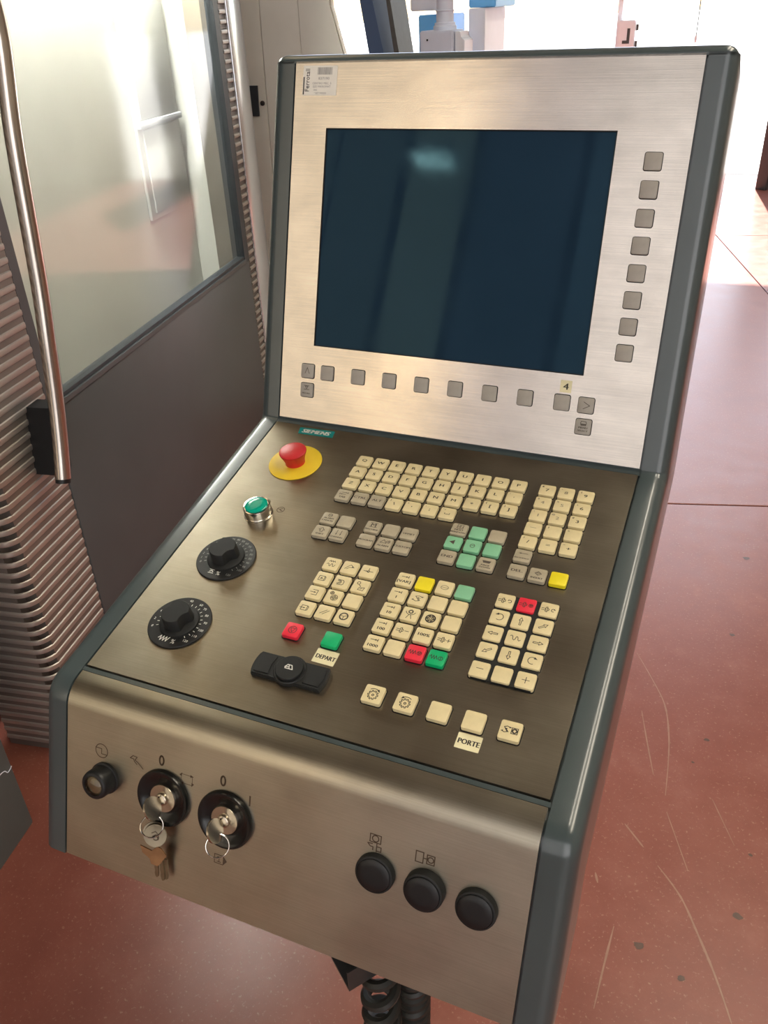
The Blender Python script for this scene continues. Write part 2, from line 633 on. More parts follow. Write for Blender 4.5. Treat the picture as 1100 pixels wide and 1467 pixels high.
SYM = {
    'tab': [Ln((-.3, .42), (.5, .42)), tri(.35, .42, 0, .13), Ln((.55, .55), (.55, .3)), Ln((-.5, .08), (.3, .08)), tri(-.35, .08, 180, .13), Ln((-.55, .2), (-.55, -.05)), Tx('TAB', .42, 0, -.45)],
    'space': [Ln((-.32, .0), (-.32, -.2), (.32, -.2), (.32, .0)), Tx('" /', .3, -.55, .6)],
    'backsp': [Ln((-.35, .35), (.55, .35)), tri(-.4, .35, 180, .15), Tx('BACKSPACE', .26, 0, -.42)],
    'insert': DIAMOND + [Tx('INSERT', .36, 0, -.52)],
    'nextwin': [Lc((-.35, .75), (.4, .75), (.4, .15), (-.35, .15)), Ln((.02, .75), (.02, .15)), Ln((-.35, .45), (.4, .45)), Tx('NEXT', .36, 0, -.12), Tx('WINDOW', .33, 0, -.55)],
    'larrow': [Fi((-.5, .02), (.15, .4), (.15, -.36))],
    'select': [Lc(*circ(.28, 18)), Ln((-.15, .05), (.15, .05))],
    'page': [Fi((-.55, .5), (.55, .5), (.38, .12), (-.38, .12)), Tx('PAGE', .36, 0, -.25), Tx('DOWN', .32, 0, -.6)],
    'alarmc': [Ci(0, .5, .26), Ln((-.24, .5), (.24, .5)), Tx('ALARM', .34, 0, -.05), Tx('CANCEL', .34, 0, -.48)],
    'shift': [Lc((0, .62), (.38, .2), (.18, .2), (.18, -.12), (-.18, -.12), (-.18, .2), (-.38, .2)), Tx('SHIFT', .36, 0, -.52)],
    'channel': [Ln((-.28, .65), (-.28, -.05)), tri(-.28, -.08, 270, .14), Ln((.3, .65), (.3, -.05)), tri(.3, -.08, 270, .14), Tx('CHANNEL', .32, 0, -.55)],
    'machine': [Tx('M', .85, 0, .3), Ln((-.5, .7), (.5, .7)), Ln((-.5, -.05), (.5, -.05)), Tx('MACHINE', .33, 0, -.5)],
    'offset': [Tx('OFFSET', .38, 0, -.1)],
    'program': [Tx('PROGRAM', .34, 0, -.05)],
    'alarm': [Lc((-.15, .6), (.25, .05), (-.55, .05)), Ar(.38, .35, .15, 0, 360), Ar(.38, .35, .28, -60, 60), Tx('ALARM', .38, 0, -.42)],
    'custom': [Tx('CUSTOM', .42, 0, 0)],
    'jog': [Ln((-.45, .3), (-.3, .52), (-.18, .3), (-.04, .52), (.08, .3), (.22, .52), (.34, .3)), Ln((-.6, -.15), (-.45, .0), (-.32, -.1), (-.22, -.4), (-.1, -.4), (0, 0), (.14, 0), (.24, -.4), (.38, -.4), (.5, -.1))],
    'repos': [Ln((-.55, -.3), (-.25, .15), (.05, .45), (.55, .05)), Ln((-.3, -.3), (-.05, .0), (.35, .1)), tri(.4, .1, 0, .15)],
    'ref': [Ln((-.6, 0), (-.15, 0)), tri(-.2, 0, 0, .13), Ln((.15, 0), (.6, 0)), Ln((0, .5), (0, .14)), Ci(0, 0, .14), Fi((-.13, 0), (0, -.14), (.13, 0))],
    'auto': SQ + [Tx('A', .5, -.2, -.05, 1)],
    'teach': [Ln((-.55, .3), (.15, .3), (.3, .1), (.3, -.3), (.15, -.45), (-.5, -.45)), Ar(-.3, -.05, .28, -140, 130), Ar(-.3, -.05, .14, -140, 130)],
    'tool': [Ci(-.35, .42, .2), Ln((-.25, .22), (-.02, -.02)), Ln((-.02, .02), (.05, -.1)), Lc((-.05, -.25), (.6, -.15), (.5, -.65), (-.15, -.6)), Ln((.1, -.45), (.35, -.3))],
    'single': [Ln((-.35, .35), (.3, .35), (.3, -.4), (-.35, -.4)), Ln((-.6, 0), (.1, 0)), tri(.02, 0, 0, .15)],
    'handwheel': [Ci(-.35, .5, .22), Ln((-.5, .5), (-.2, .5)), Ln((-.35, .65), (-.35, .35)), Ci(.15, -.15, .42), Ci(.15, -.15, .24), Ln((-.27, -.15), (.57, -.15)), Ln((.15, .27), (.15, -.57))],
    'block': SQ + [Ln((-.75, -.05), (-.1, -.05)), tri(-.15, -.05, 0, .14)],
    'slash2': [Ln((-.5, -.3), (.2, .35)), Ln((-.15, -.35), (.5, .3))],
    'wheel': [Ci(0, 0, .52), Ci(0, 0, .44), Ln((-.44, .05), (0, 0)), Ln((.40, .2), (0, 0)), Ln((-.02, -.44), (0, 0))],
    'stop': [Ci(0, 0, .48), Lc((-.3, .22), (.3, .22), (0, -.34))],
    'var': STEP + [Tx('[VAR]', .55, -.05, -.4)],
    's1': STEP + [Tx('1', .55, -.05, -.4)],
    's10': STEP + [Tx('10', .55, -.05, -.4)],
    's100': STEP + [Tx('100', .55, -.05, -.4)],
    's1000': STEP + [Tx('1000', .55, -.05, -.4)],
    'coolant': [Ln((.5, .3), (.1, .42), (-.3, .3), (.25, -.3), (-.1, -.42), (-.5, -.25)), Ln((.3, .1), (.0, .15), (.35, -.25)), tri(.55, .33, 20, .14), tri(-.55, -.25, 200, .14)],
    'oval': [Lc(*[(x * 1.0, y * .7) for x, y in circ(.45, 24)]), Ln((-.45, 0), (.45, 0))],
    'chuck': [gear(8, .18, .28, 0, .35), Ar(0, .5, .6, 200, 340), Ln((-.1, -.1), (-.3, -.65)), Ln((.1, -.1), (.3, -.65))],
    'turret': [Ci(0, 0, .58), Ci(0, 0, .5), Lc(*circ(.36, 6)), Ci(0, 0, .14)] + [Ci(.36 * math.cos(i * PI / 3), .36 * math.sin(i * PI / 3), .1) for i in range(6)],
    'spminus': rotsym(SPIN, 0, .05) + [Ln((.3, 0), (.75, 0))],
    'spplus': rotsym(SPIN, 0, .05) + [Ln((.3, 0), (.75, 0)), Ln((.52, .22), (.52, -.22))],
    'p100': [Tx('100%', .55, 0, .1)],
    'feedstop': ZIG + [Ci(.45, 0, .24), Lc((.32, .1), (.58, .1), (.45, -.14))],
    'feedgo': ZIG + [Ci(.45, 0, .24), Ln((.45, .2), (.45, -.2))],
    'spccw': rotsym(SPIN, 0, -.05) + [Ar(.5, 0, .2, -110, 150), tri(.32, .12, 220, .12)],
    'spstop': rotsym(SPIN, 0, -.05) + [Ci(.5, 0, .22), Lc((.38, .1), (.62, .1), (.5, -.12))],
    'spcw': rotsym(SPIN, 0, -.05) + [Ar(.5, 0, .2, 30, 290), tri(.67, .12, -30, .12)],
    'ccw': [Ar(0, 0, .45, -120, 130), tri(-.32, .34, 200, .2)],
    'cw': [Ar(0, 0, .45, 50, 290), tri(.34, .32, -20, .2)],
    'up': rotsym(BIG_ARROW, 90),
    'down': rotsym(BIG_ARROW, -90),
    'left': rotsym(BIG_ARROW, 180),
    'right': BIG_ARROW,
    'ne': rotsym(BIG_ARROW, 35),
    'sw': rotsym(BIG_ARROW, 215),
    'wave': [Ln((-.55, .2), (-.42, .3), (-.3, .2), (-.22, -.2), (-.1, -.3), (.02, -.2), (.1, .2), (.2, .25), (.3, .1), (.36, -.2), (.48, -.3), (.6, -.15))],
    'minus': [Ln((-.35, .1), (.35, .1))],
    'plus': [Ln((-.38, 0), (.38, 0)), Ln((0, .38), (0, -.38))],
    'gearcw': [gear(), Ci(0, -.12, .1), Ar(0, -.12, .72, 50, 125), tri(.45, .4, -50, .17)],
    'gearccw': [gear(), Ci(0, -.12, .1), Ar(0, -.12, .72, 55, 130), tri(-.45, .4, 230, .17)],
    'coolbox': [Ln((-.1, .3), (-.35, .38), (-.6, .25), (-.25, -.2), (-.5, -.3), (-.75, -.2)), Ln((-.3, .1), (-.45, .12), (-.15, -.2)), tri(-.02, .3, 10, .12), tri(-.75, -.2, 190, .12), Lc((.12, .32), (.68, .32), (.68, -.28), (.12, -.28)), Ci(.4, .02, .22), Lc((.2, .02), (.4, .24), (.6, .02), (.4, -.2))],
    'upcaret': [Ln((-.35, -.35), (0, .5), (.35, -.35))],
    'recall': [Ln((-.4, .65), (.4, .65)), Lc((-.22, .55), (.22, .55), (0, .2)), Ln((-.4, .1), (.4, .1)), Tx('RECALL', .3, 0, -.45)],
    'rcaret': [Ln((-.3, .45), (.5, 0), (-.3, -.45))],
    'menu': [Lc((-.3, .72), (.3, .72), (.38, .5), (.3, .2), (-.3, .2), (-.38, .5)), Fi((-.34, .42), (.34, .42), (.26, .26), (-.26, .26)), Tx('MENU', .34, 0, -.1), Tx('SELECT', .32, 0, -.5)],
}


def draw(bm, items, half, wd=.085):
    for it in items:
        if it[0] == 'L':
            add_stroke(bm, it[1], wd, it[2], half)
        elif it[0] == 'C':
            add_stroke(bm, circ(it[3], 20, it[1], it[2]), wd, True, half)
        elif it[0] == 'A':
            add_stroke(bm, circ(it[3], 16, it[1], it[2], math.radians(it[4]), math.radians(it[5]), True), wd, False, half)
        elif it[0] == 'F':
            add_fill(bm, it[1], half)
        elif it[0] == 'T':
            for d in (-.022, .022):
                add_text(bm, it[1], it[2], it[3] + d, it[4], 0, it[5], 0, half)
    face_up(bm)


# ------------------------------------------------------------------ geometry of the console (fitted)
W = 0.4826
H0 = 1.118909723939156
TH = math.radians(11.5)
ML = Matrix.Translation((0, 0, H0)) @ Matrix.Rotation(TH, 4, 'X')
AU = math.radians(60.727)
cA, sA = math.cos(AU), math.sin(AU)
OY, OZ = 0.0075, 0.0021
HU, HL = 0.4421, 0.4312
MU = ML @ frame_mtx((0, OY, OZ), (1, 0, 0), (0, cA, sA), (0, -sA, cA))
F0 = (-0.47113, -0.01513)
F1 = (-0.55910, -0.15983)
FL = math.hypot(F0[0] - F1[0], F0[1] - F1[1])
fy, fz = (F0[0] - F1[0]) / FL, (F0[1] - F1[1]) / FL
MF = ML @ frame_mtx((0, F0[0], F0[1]), (1, 0, 0), (0, fy, fz), (0, -fz, fy))


def on(mtx, x, y, z=0.0, rot=0.0):
    m = mtx @ Matrix.Translation((x, y, z))
    if rot:
        m = m @ Matrix.Rotation(rot, 4, 'Z')
    return m


# machine at the left: frame with x along the door (away), y up, z towards the console
dm = Vector((-.185, .983, 0)).normalized()
nm = Vector((dm.y, -dm.x, 0))
MM = frame_mtx((-.733, -.18, 0), (dm.x, dm.y, 0), (0, 0, 1), (nm.x, nm.y, nm.z))

# ================================================================== SETTING
FANG = math.radians(15.7)
e1 = Vector((math.cos(FANG), math.sin(FANG), 0))
e2 = Vector((-math.sin(FANG), math.cos(FANG), 0))
XW0, XW1, YS, YN, ZC = -7.0, 8.5, -8.0, 8.6, 8.0
bm = bmesh.new()
add_box(bm, XW0 - .2, XW1 + .2, YS - .2, YN + .2, -.3, -.02)
floor = struct(obj('floor', bm, M['gap'], sm=False))
JX = Vector((.6, 1.94, 0)).dot(e2)
JY = Vector((.5, 5.365, 0)).dot(e1)
PITCH = 4.0
MS = frame_mtx((0, 0, 0), e1, e2, (0, 0, 1))


def clip_poly(poly, a, b, c):
    """keep a*x+b*y<=c"""
    out = []
    for i in range(len(poly)):
        p, q = poly[i], poly[(i + 1) % len(poly)]
        fp, fq = a * p[0] + b * p[1] - c, a * q[0] + b * q[1] - c
        if fp <= 0:
            out.append(p)
        if fp * fq < 0:
            t = fp / (fp - fq)
            out.append((p[0] + t * (q[0] - p[0]), p[1] + t * (q[1] - p[1])))
    return out


for i in range(-4, 4):
    for j in range(-4, 4):
        g = .0035
        sq = [(JY + i * PITCH + g, JX + j * PITCH + g), (JY + (i + 1) * PITCH - g, JX + j * PITCH + g),
              (JY + (i + 1) * PITCH - g, JX + (j + 1) * PITCH - g), (JY + i * PITCH + g, JX + (j + 1) * PITCH - g)]
        pw = [tuple((e1 * p[0] + e2 * p[1]).xy) for p in sq]
        for a, b, c in ((1, 0, XW1), (-1, 0, -XW0), (0, 1, YN), (0, -1, -YS)):
            pw = clip_poly(pw, a, b, c)
            if len(pw) < 3:
                break
        if len(pw) < 3:
            continue
        bm = bmesh.new()
        add_poly_prism(bm, pw, -.019, 0)
        bmesh.ops.bevel(bm, geom=[e for e in bm.edges if e.verts[0].co.z > -.01 and e.verts[1].co.z > -.01], offset=.002, segments=1, affect='EDGES')
        obj('slab', bm, M['floor'], floor, sm=False)


def ribbon(name, pts, wds, mat, z=.0006):
    pts = spline([(x, y, 0) for x, y in pts], 6)
    bm = bmesh.new()
    n = len(pts)
    L, R = [], []
    for i, p in enumerate(pts):
        t = (pts[min(i + 1, n - 1)] - pts[max(i - 1, 0)]).normalized()
        s = Vector((-t.y, t.x, 0))
        wd = wds * (0.35 + 0.65 * math.sin(PI * (i + .5) / n)) * random.uniform(.6, 1.1)
        L.append(bm.verts.new((p.x + s.x * wd, p.y + s.y * wd, z)))
        R.append(bm.verts.new((p.x - s.x * wd, p.y - s.y * wd, z)))
    for i in range(n - 1):
        bm.faces.new((R[i], R[i + 1], L[i + 1], L[i]))
    return obj(name, bm, mat, floor, sm=False)


SCR = [([(.457, 1.029), (.514, .929), (.555, .845), (.576, .749), (.586, .655), (.592, .546)], .0022),
       ([(.502, .804), (.528, .706), (.558, .599)], .002),
       ([(.599, .351), (.652, .293), (.693, .22), (.731, .145), (.764, .067)], .0026),
       ([(.536, .179), (.532, .096), (.529, .003)], .0022),
       ([(.517, .434), (.565, .386)], .0026), ([(.479, .287), (.488, .264)], .0025),
       ([(.693, .573), (.747, .46)], .0012), ([(.60, .50), (.66, .36)], .0016)]
for p, wd in SCR:
    ribbon('scratch', p, wd, M['scratch'])
for x, y, r in ((.761, .289, .011), (.588, .156, .011), (.671, .119, .008), (.666, .757, .007), (.641, .671, .004), (.78, .448, .005), (.70, 1.2, .008), (.72, 1.62, .012)):
    bm = bmesh.new()
    pts = [(x + r * random.uniform(.7, 1.2) * math.cos(a * PI / 7), y + .7 * r * random.uniform(.7, 1.2) * math.sin(a * PI / 7)) for a in range(14)]
    bm.faces.new([bm.verts.new((a, b, .0005)) for a, b in pts])
    obj('stain', bm, M['stain'], floor, sm=False)

bm = bmesh.new()
add_box(bm, -60, 60, YN + .2, 90, -.35, -.03)
struct(obj('ground', bm, M['outside'], sm=False))

# north wall with the wide open doorway
DX0, DX1, DZ = -5.0, 1.5, 5.3
for nme, b in (('wall_north', (XW0, DX0, 0, ZC)), ('wall_north', (DX1, XW1, 0, ZC)), ('wall_north', (DX0, DX1, DZ, ZC))):
    bm = bmesh.new()
    add_box(bm, b[0], b[1], YN, YN + .2, b[2], b[3])
    struct(obj(nme, bm, M['wall'], sm=False))
for nme, b in (('wall_west', (XW0 - .2, XW0, YS, YN)), ('wall_east', (XW1, XW1 + .2, YS, YN)), ('wall_south', (XW0, XW1, YS - .2, YS))):
    bm = bmesh.new()
    add_box(bm, b[0], b[1], b[2], b[3], 0, ZC)
    struct(obj(nme, bm, M['wall'], sm=False))
bm = bmesh.new()
add_box(bm, XW0 - .2, XW1 + .2, YS - .2, YN + .2, ZC, ZC + .2)
struct(obj('ceiling', bm, M['ceil'], sm=False))


def lit_window(name, x0, x1, z0, z1, mat):
    bm = bmesh.new()
    for a in (x0 - .06, x1):
        add_box(bm, a, a + .06, YS + .001, YS + .07, z0 - .06, z1 + .06)
    for zz in (z0 - .06, z1):
        add_box(bm, x0, x1, YS + .001, YS + .07, zz, zz + .06)
    k = max(1, round((x1 - x0) / .8))
    for i in range(1, k):
        xx = x0 + (x1 - x0) * i / k
        add_box(bm, xx - .02, xx + .02, YS + .001, YS + .06, z0, z1)
    f = struct(obj(name, bm, M['pale'], sm=False))
    bm = bmesh.new()
    add_box(bm, x0, x1, YS + .002, YS + .03, z0, z1)
    obj('pane', bm, mat, f, sm=False)


lit_window('window_1', -6.8, -3.42, 1.0, 7.6, M['win_warm'])
lit_window('window_2', -3.3, -2.55, 1.0, 7.6, M['win_amber'])
lit_window('window_3', -2.43, -1.3, 1.0, 7.6, M['win_grey'])
lit_window('window_4', -1.18, 2.2, 1.0, 7.6, M['win_day'])
lit_window('window_7', 2.4, 8.2, 1.0, 7.6, M['win_fill'])  # unseen glowing window added to brighten the cabinet and hall
for i, (x0, x1, y0, y1) in enumerate(((-5.0, -3.9, .3, 7.5), (3.4, 4.8, -1.5, 5))):
    bm = bmesh.new()
    add_box(bm, x0, x1, y0, y1, ZC - .04, ZC - .001)
    struct(obj('window_%d' % (5 + i), bm, M['skylight' if i else 'skylight_dim'], sm=False))


def high_bay(x, y, z, label, L=.66, rz=0.0):
    t = thing('ceiling_lamp', label, 'lamp', (x, y, z))
    mt = Matrix.Translation((x, y, z)) @ Matrix.Rotation(rz, 4, 'Z')
    bm = bmesh.new()
    add_box(bm, -L - .04, L + .04, -.16, .16, .03, .10, bev=.01)
    obj('housing', bm, M['pale'], t, mt)
    bm = bmesh.new()
    add_box(bm, -L, L, -.12, .12, 0, .03)
    obj('diffuser', bm, M['lamp_on'], t, mt, sm=False)
    for s in (-L * .75, L * .75):
        bm = bmesh.new()
        add_tube(bm, [(s, 0, .1), (s, 0, ZC - z)], .006, 6)
        obj('hanger', bm, M['darksteel'], t, mt)
    return t


high_bay(1.25, .75, 4.6, 'long ceiling lamp hung right of the control console', .85, PI / 2)
high_bay(1.25, 2.65, 4.6, 'long ceiling lamp hung nearest the open doorway', .85, PI / 2)
high_bay(-2.25, -6.0, 4.45, 'short ceiling lamp hung behind the photographer', .17)

# ================================================================== CONSOLE
root = thing('control_console', 'grey operator console with steel panels, dark display and rows of square keys', 'console', (.24, .12, 0))

# --- housing shell: swept along the profile
RR, EE = .015, .0314
prof = []          # (y, z, ny, nz, midoffset) local frame; n = outward normal
upN = (-sA, cA)


def upt(v, off=0):
    return (OY + v * cA + off * upN[0], OZ + v * sA + off * upN[1])


rt = .012
ctr = upt(HU + .0095 - rt, -rt)
SINK = -.0045
RIM = -.0005
for k in range(7):
    a = math.radians(90 - 90 * k / 6)
    n = (cA * math.sin(a) + upN[0] * math.cos(a), sA * math.sin(a) + upN[1] * math.cos(a))
    prof.append((ctr[0] + rt * n[0], ctr[1] + rt * n[1], n[0], n[1], 0))
# (the last arc point has the plate's normal)
prof.append((*upt(HU + .0006), *upN, 0))
prof.append((*upt(HU + .0005), *upN, SINK))
prof.append((*upt(-.0005), *upN, SINK))
prof.append((*upt(-.0006), *upN, -.0025))
# concave corner
b = ((upN[0] + 0) / 2, (upN[1] + 1) / 2)
bl = math.hypot(*b)
b = (b[0] / bl, b[1] / bl)
prof.append((.0058, .0007, *b, -.0025))
prof.append((.0012, 0, 0, 1, -.0025))
prof.append((.0006, 0, 0, 1, -.0025))
prof.append((.0005, 0, 0, 1, SINK))
prof.append((-HL - .0005, 0, 0, 1, SINK))
prof.append((-HL - .0006, 0, 0, 1, -.0012))
prof.append((-.4366, 0, 0, 1, -.0012))
prof.append((-.4367, 0, 0, 1, SINK))
# bend: tangent points
RB = .0315
YB = -.4442
angF = math.atan2(fz, fy)           # 58.7 deg
NB = 10
for k in range(NB + 1):
    a = angF * k / NB
    n = (-math.sin(a), math.cos(a))
    prof.append((YB + RB * n[0], -RB + RB * n[1], n[0], n[1], SINK))
fN = (-fz, fy)
prof.append((F1[0], F1[1], *fN, SINK))
prof.append((F1[0] - .001 * fy, F1[1] - .001 * fz, *fN, SINK))


def section(mid):
    s = []
    for k in range(7):
        a = math.radians(180 - 90 * k / 6)
        s.append((-EE + RR + RR * math.cos(a), -RR + RR * math.sin(a)))
    s.append((-.0008, 0))
    s.append((-.0008, mid))
    s.append((W + .0008, mid))
    s.append((W + .0008, 0))
    for k in range(7):
        a = math.radians(90 - 90 * k / 6)
        s.append((W + EE - RR + RR * math.cos(a), -RR + RR * math.sin(a)))
    return s


bm = bmesh.new()
rings = []
for (y, z, ny, nz, mid) in prof:
    rings.append([bm.verts.new((u, y + ny * off, z + nz * off)) for u, off in section(mid)])
for a, bq in zip(rings, rings[1:]):
    for i in range(len(a) - 1):
        bm.faces.new((a[i], bq[i], bq[i + 1], a[i + 1]))
# closed sides and back
back = [(-.50, -.178), (-.455, -.162), (-.425, -.112), (.128, -.112), (.128 + .02, -.10), upt(.05, -.16), upt(HU - .02, -.16), upt(HU - .004, -.15)]
sides = []
for u, idx in ((-EE, 0), (W + EE, -1)):
    vs = [r[idx] for r in rings]
    bk = [bm.verts.new((u, y, z)) for y, z in back]
    loop = vs + bk
    f = bm.faces.new(loop if idx == -1 else loop[::-1])
    sides.append((vs, bk))
lb, rb = sides[0][1], sides[1][1]
for i in range(len(back) - 1):
    bm.faces.new((lb[i], lb[i + 1], rb[i + 1], rb[i]))
bm.faces.new(rings[0] + [rb[-1], lb[-1]])
bm.faces.new(rings[-1][::-1] + [lb[0], rb[0]])
bmesh.ops.triangulate(bm, faces=[f for f in bm.faces if len(f.verts) > 4])
bmesh.ops.recalc_face_normals(bm, faces=bm.faces)
me = mesh_of(bm, 'housing', M['paint'])
smooth(me, 35)
housing = place('housing', me, root, ML)


# --- plates
def frame_bm(o, i, z0, z1):
    """o,i = (x0,x1,y0,y1): plate with a rectangular opening"""
    bm = bmesh.new()

    def ring(r, z):
        return [bm.verts.new((x, y, z)) for x, y in ((r[0], r[2]), (r[1], r[2]), (r[1], r[3]), (r[0], r[3]))]
    a0, a1, b0, b1 = ring(o, z0), ring(o, z1), ring(i, z0), ring(i, z1)
    for k in range(4):
        j = (k + 1) % 4
        bm.faces.new((a0[k], a0[j], a1[j], a1[k]))
        bm.faces.new((a1[k], a1[j], b1[j], b1[k]))
        bm.faces.new((b1[k], b1[j], b0[j], b0[k]))
        bm.faces.new((b0[k], b0[j], a0[j], a0[k]))
    return bm


PG = .0014
up_plate = obj('screen_panel', frame_bm((PG, W - PG, .0008, HU - .0006), (.0474, .4020, .1001, .3663), -.0042, .0), M['steel_up'], root, MU, sm=False)
bm = bmesh.new()
add_box(bm, PG, W - PG, -HL + .001, -.0012, -.0042, 0)
low_plate = obj('keyboard_panel', bm, M['steel_low'], root, ML, sm=False)
# front plate, bent at the top
bm = bmesh.new()
path = [(-.4376, 0, 0, 1)]
for k in range(NB + 1):
    a = angF * k / NB
    n = (-math.sin(a), math.cos(a))
    path.append((YB + RB * n[0], -RB + RB * n[1], *n))
path.append((F1[0] + .0006 * fy, F1[1] + .0006 * fz, *fN))
rg = []
inv = (MF.inverted() @ ML)
for (y, z, ny, nz) in path:
    rg.append([bm.verts.new(inv @ Vector((u, y + ny * o_, z + nz * o_))) for u, o_ in ((PG, -.004), (PG, 0), (W - PG, 0), (W - PG, -.004))])
for a, bq in zip(rg, rg[1:]):
    for i in range(4):
        j = (i + 1) % 4
        bm.faces.new((a[i], bq[i], bq[j], a[j]))
bm.faces.new(rg[0])
bm.faces.new(rg[-1][::-1])
bmesh.ops.recalc_face_normals(bm, faces=bm.faces)
front_plate = obj('front_panel', bm, M['steel_front'], root, MF)

# --- display
bm = bmesh.new()
add_box(bm, .0478, .4016, .1005, .3659, -.0040, -.0016)
screen = obj('display', bm, M['screen'], root, MU, sm=False)
bm = bmesh.new()
for x0, x1, y0, y1 in ((.0475, .0487, .1002, .3662), (.4007, .4019, .1002, .3662), (.0487, .4007, .1002, .1014), (.0487, .4007, .3650, .3662)):
    add_box(bm, x0, x1, y0, y1, -.0015, -.0006)
obj('display_gasket', bm, M['gap'], screen, MU, sm=False)

# --- keys
_key = {}


def key_mesh(col, half, h):
    k = (col, half, h)
    if k not in _key:
        bm = bmesh.new()
        add_poly_prism(bm, rrect(half, half, .0020, 3), 0, h)
        top = [e for e in bm.edges if e.verts[0].co.z > h / 2 and e.verts[1].co.z > h / 2]
        bmesh.ops.bevel(bm, geom=top, offset=.0006, segments=2, affect='EDGES', profile=.5)
        _key[k] = mesh_of(bm, 'key', M[col])
    return _key[k]


_leg = {}


def legend_mesh(items, half, wd, ink, idn):
    k = (idn, half, wd, ink)
    if k not in _leg:
        bm = bmesh.new()
        draw(bm, items, half, wd)
        _leg[k] = mesh_of(bm, 'legend', M[ink], False)
    return _leg[k]


gap_shade = {'up': bmesh.new(), 'low': bmesh.new()}  # thin dark plates under the keys stand in for the shadowed gaps
NAMES = {'yellow': 'yellow key', 'red': 'red key', 'green': 'green key', 'mint': 'mint green key'}


def key(panel, x, y, col='cream', sym=None, corner=None, ink=None, half=None, wd=.075):
    if panel == 'up':
        mt, half, h = MU, half or .0091, .0022
        add_poly_prism(gap_shade['up'], rrect(half + .0008, half + .0008, .0026, 3, x, y), .0001, .0004)
    else:
        mt, half, h = ML, half or .0090, .0046
        add_poly_prism(gap_shade['low'], rrect(half + .0009, half + .0009, .0026, 3, x, y), .0001, .0006)
    x += random.uniform(-1, 1) * .00012
    y += random.uniform(-1, 1) * .00012
    m = on(mt, x, y, .0003, random.uniform(-.008, .008))
    o = place('key', key_mesh(col, half, h), root, m)
    if col in NAMES:
        o['label'] = NAMES[col] + (' with a printed symbol' if sym else ', blank')
    if sym or corner:
        if sym in SYM:
            items = list(SYM[sym])
        elif sym:
            items = [Tx(sym, .72 if len(sym) == 1 else .56, 0, .02, 1.35)]
        else:
            items = []
        if corner:
            items.append(Tx(corner, .38, -.62, .58, 1.1))
        ink = ink or ('ink_grey' if col in ('grey', 'greyup') else 'ink')
        place('legend', legend_mesh(items, half, wd, ink, (sym, corner)), o, m @ Matrix.Translation((0, 0, h + .00008)))
    return o


GX = .1568
PX = .02193
RY = (-.0574, -.0791, -.1012, -.1238)
for r, row in enumerate(('QWERTYUIOP', "ASDFGHJKL'", 'ZXCVBNM*[]')):
    for i, chh in enumerate(row):
        cor = {'\'': '"', '[': '{', ']': '}'}.get(chh)
        key('low', GX + PX * i, RY[r], 'cream', chh, cor, 'ink_faint' if chh == "'" else None)
key('low', GX, RY[3], 'grey', 'tab')
key('low', GX + PX, RY[3], 'grey', 'CTRL')
key('low', GX + 2 * PX, RY[3], 'grey', 'ALT')
key('low', GX + 3 * PX, RY[3], 'cream', '\\', '|')
key('low', GX + 4 * PX, RY[3], 'cream', ',', '<')
key('low', GX + 5 * PX, RY[3], 'cream', ';', ':')
key('low', GX + 6 * PX, RY[3], 'cream', 'space')
NX = (.3880, .4100, .4321)
for (i, j, s, c_, k_) in ((0, 0, '7', '&', 'ink'), (1, 0, '8', '*', 'ink_faint'), (2, 0, '9', '(', 'ink_grey'),
                          (0, 1, '4', '$', 'ink_faint'), (1, 1, '5', '%', 'ink_faint'), (2, 1, '6', '^', 'ink_grey'),
                          (0, 2, '1', '!', 'ink_faint'), (1, 2, '2', '@', 'ink_faint'), (2, 2, '3', '#', 'ink'),
                          (0, 3, 'minus', '_', 'ink_faint'), (1, 3, None, ')', 'ink_grey'), (2, 3, None, '>', 'ink_grey'),
                          (0, 4, '/', '?', 'ink_grey'), (1, 4, '=', None, 'ink_grey'), (2, 4, '+', '~', 'ink')):
    key('low', NX[i], -.0575 - .02195 * j, 'cream', s, c_, k_)
key('low', NX[0], -.1674, 'grey', 'backsp')
key('low', NX[0], -.1903, 'grey', 'DEL.')
key('low', NX[1], -.1903, 'grey', 'insert')
key('low', NX[2], -.1903, 'yellow')
CX = (.3099, .3319, .3540)
CY = (-.1457, -.1671, -.1895)
for (i, j, col, s) in ((0, 0, 'grey', 'nextwin'), (1, 0, 'mint', None), (2, 0, 'grey', None), (0, 1, 'mint', 'larrow'), (1, 1, 'mint', 'select'),
                       (2, 1, 'mint', None), (0, 2, 'grey', 'END'), (1, 2, 'mint', None), (2, 2, 'grey', 'page')):
    key('low', CX[i], CY[j], col, s, None, 'ink_grey' if s in ('larrow', 'page', 'select') else None)
key('low', .1573, -.1664, 'grey', 'alarmc')
key('low', .1791, -.1668, 'grey')
key('low', .1573, -.1886, 'grey', 'shift')
key('low', .1790, -.1885, 'grey', 'channel')
key('low', .2134, -.1670, 'grey', 'machine')
key('low', .2356, -.1668, 'grey')
key('low', .2575, -.1667, 'grey', 'offset', None, 'ink_grey')
key('low', .2133, -.1887, 'grey', 'program', None, 'ink_grey')
key('low', .2357, -.1890, 'grey', 'alarm')
key('low', .2573, -.1888, 'grey', 'custom')
LX = (.1917, .2136, .2356)
LY = (-.2338, -.2561, -.2775, -.2999)
for j, row in enumerate((('jog', 'repos', 'ref'), ('auto', 'teach', 'tool'), ('single', 'handwheel', None), ('block', 'slash2', 'wheel'))):
    for i, s in enumerate(row):
        key('low', LX[i], LY[j], 'cream', s, None, 'ink_grey' if s in ('jog', 'tool', 'slash2') else None)
key('low', LX[0], -.3309, 'red', 'stop')
key('low', LX[2], -.3308, 'green')
DXX = (.2786, .3004, .3226, .3444)
DYY = (-.2338, -.2560, -.2778, -.3001, -.3225)
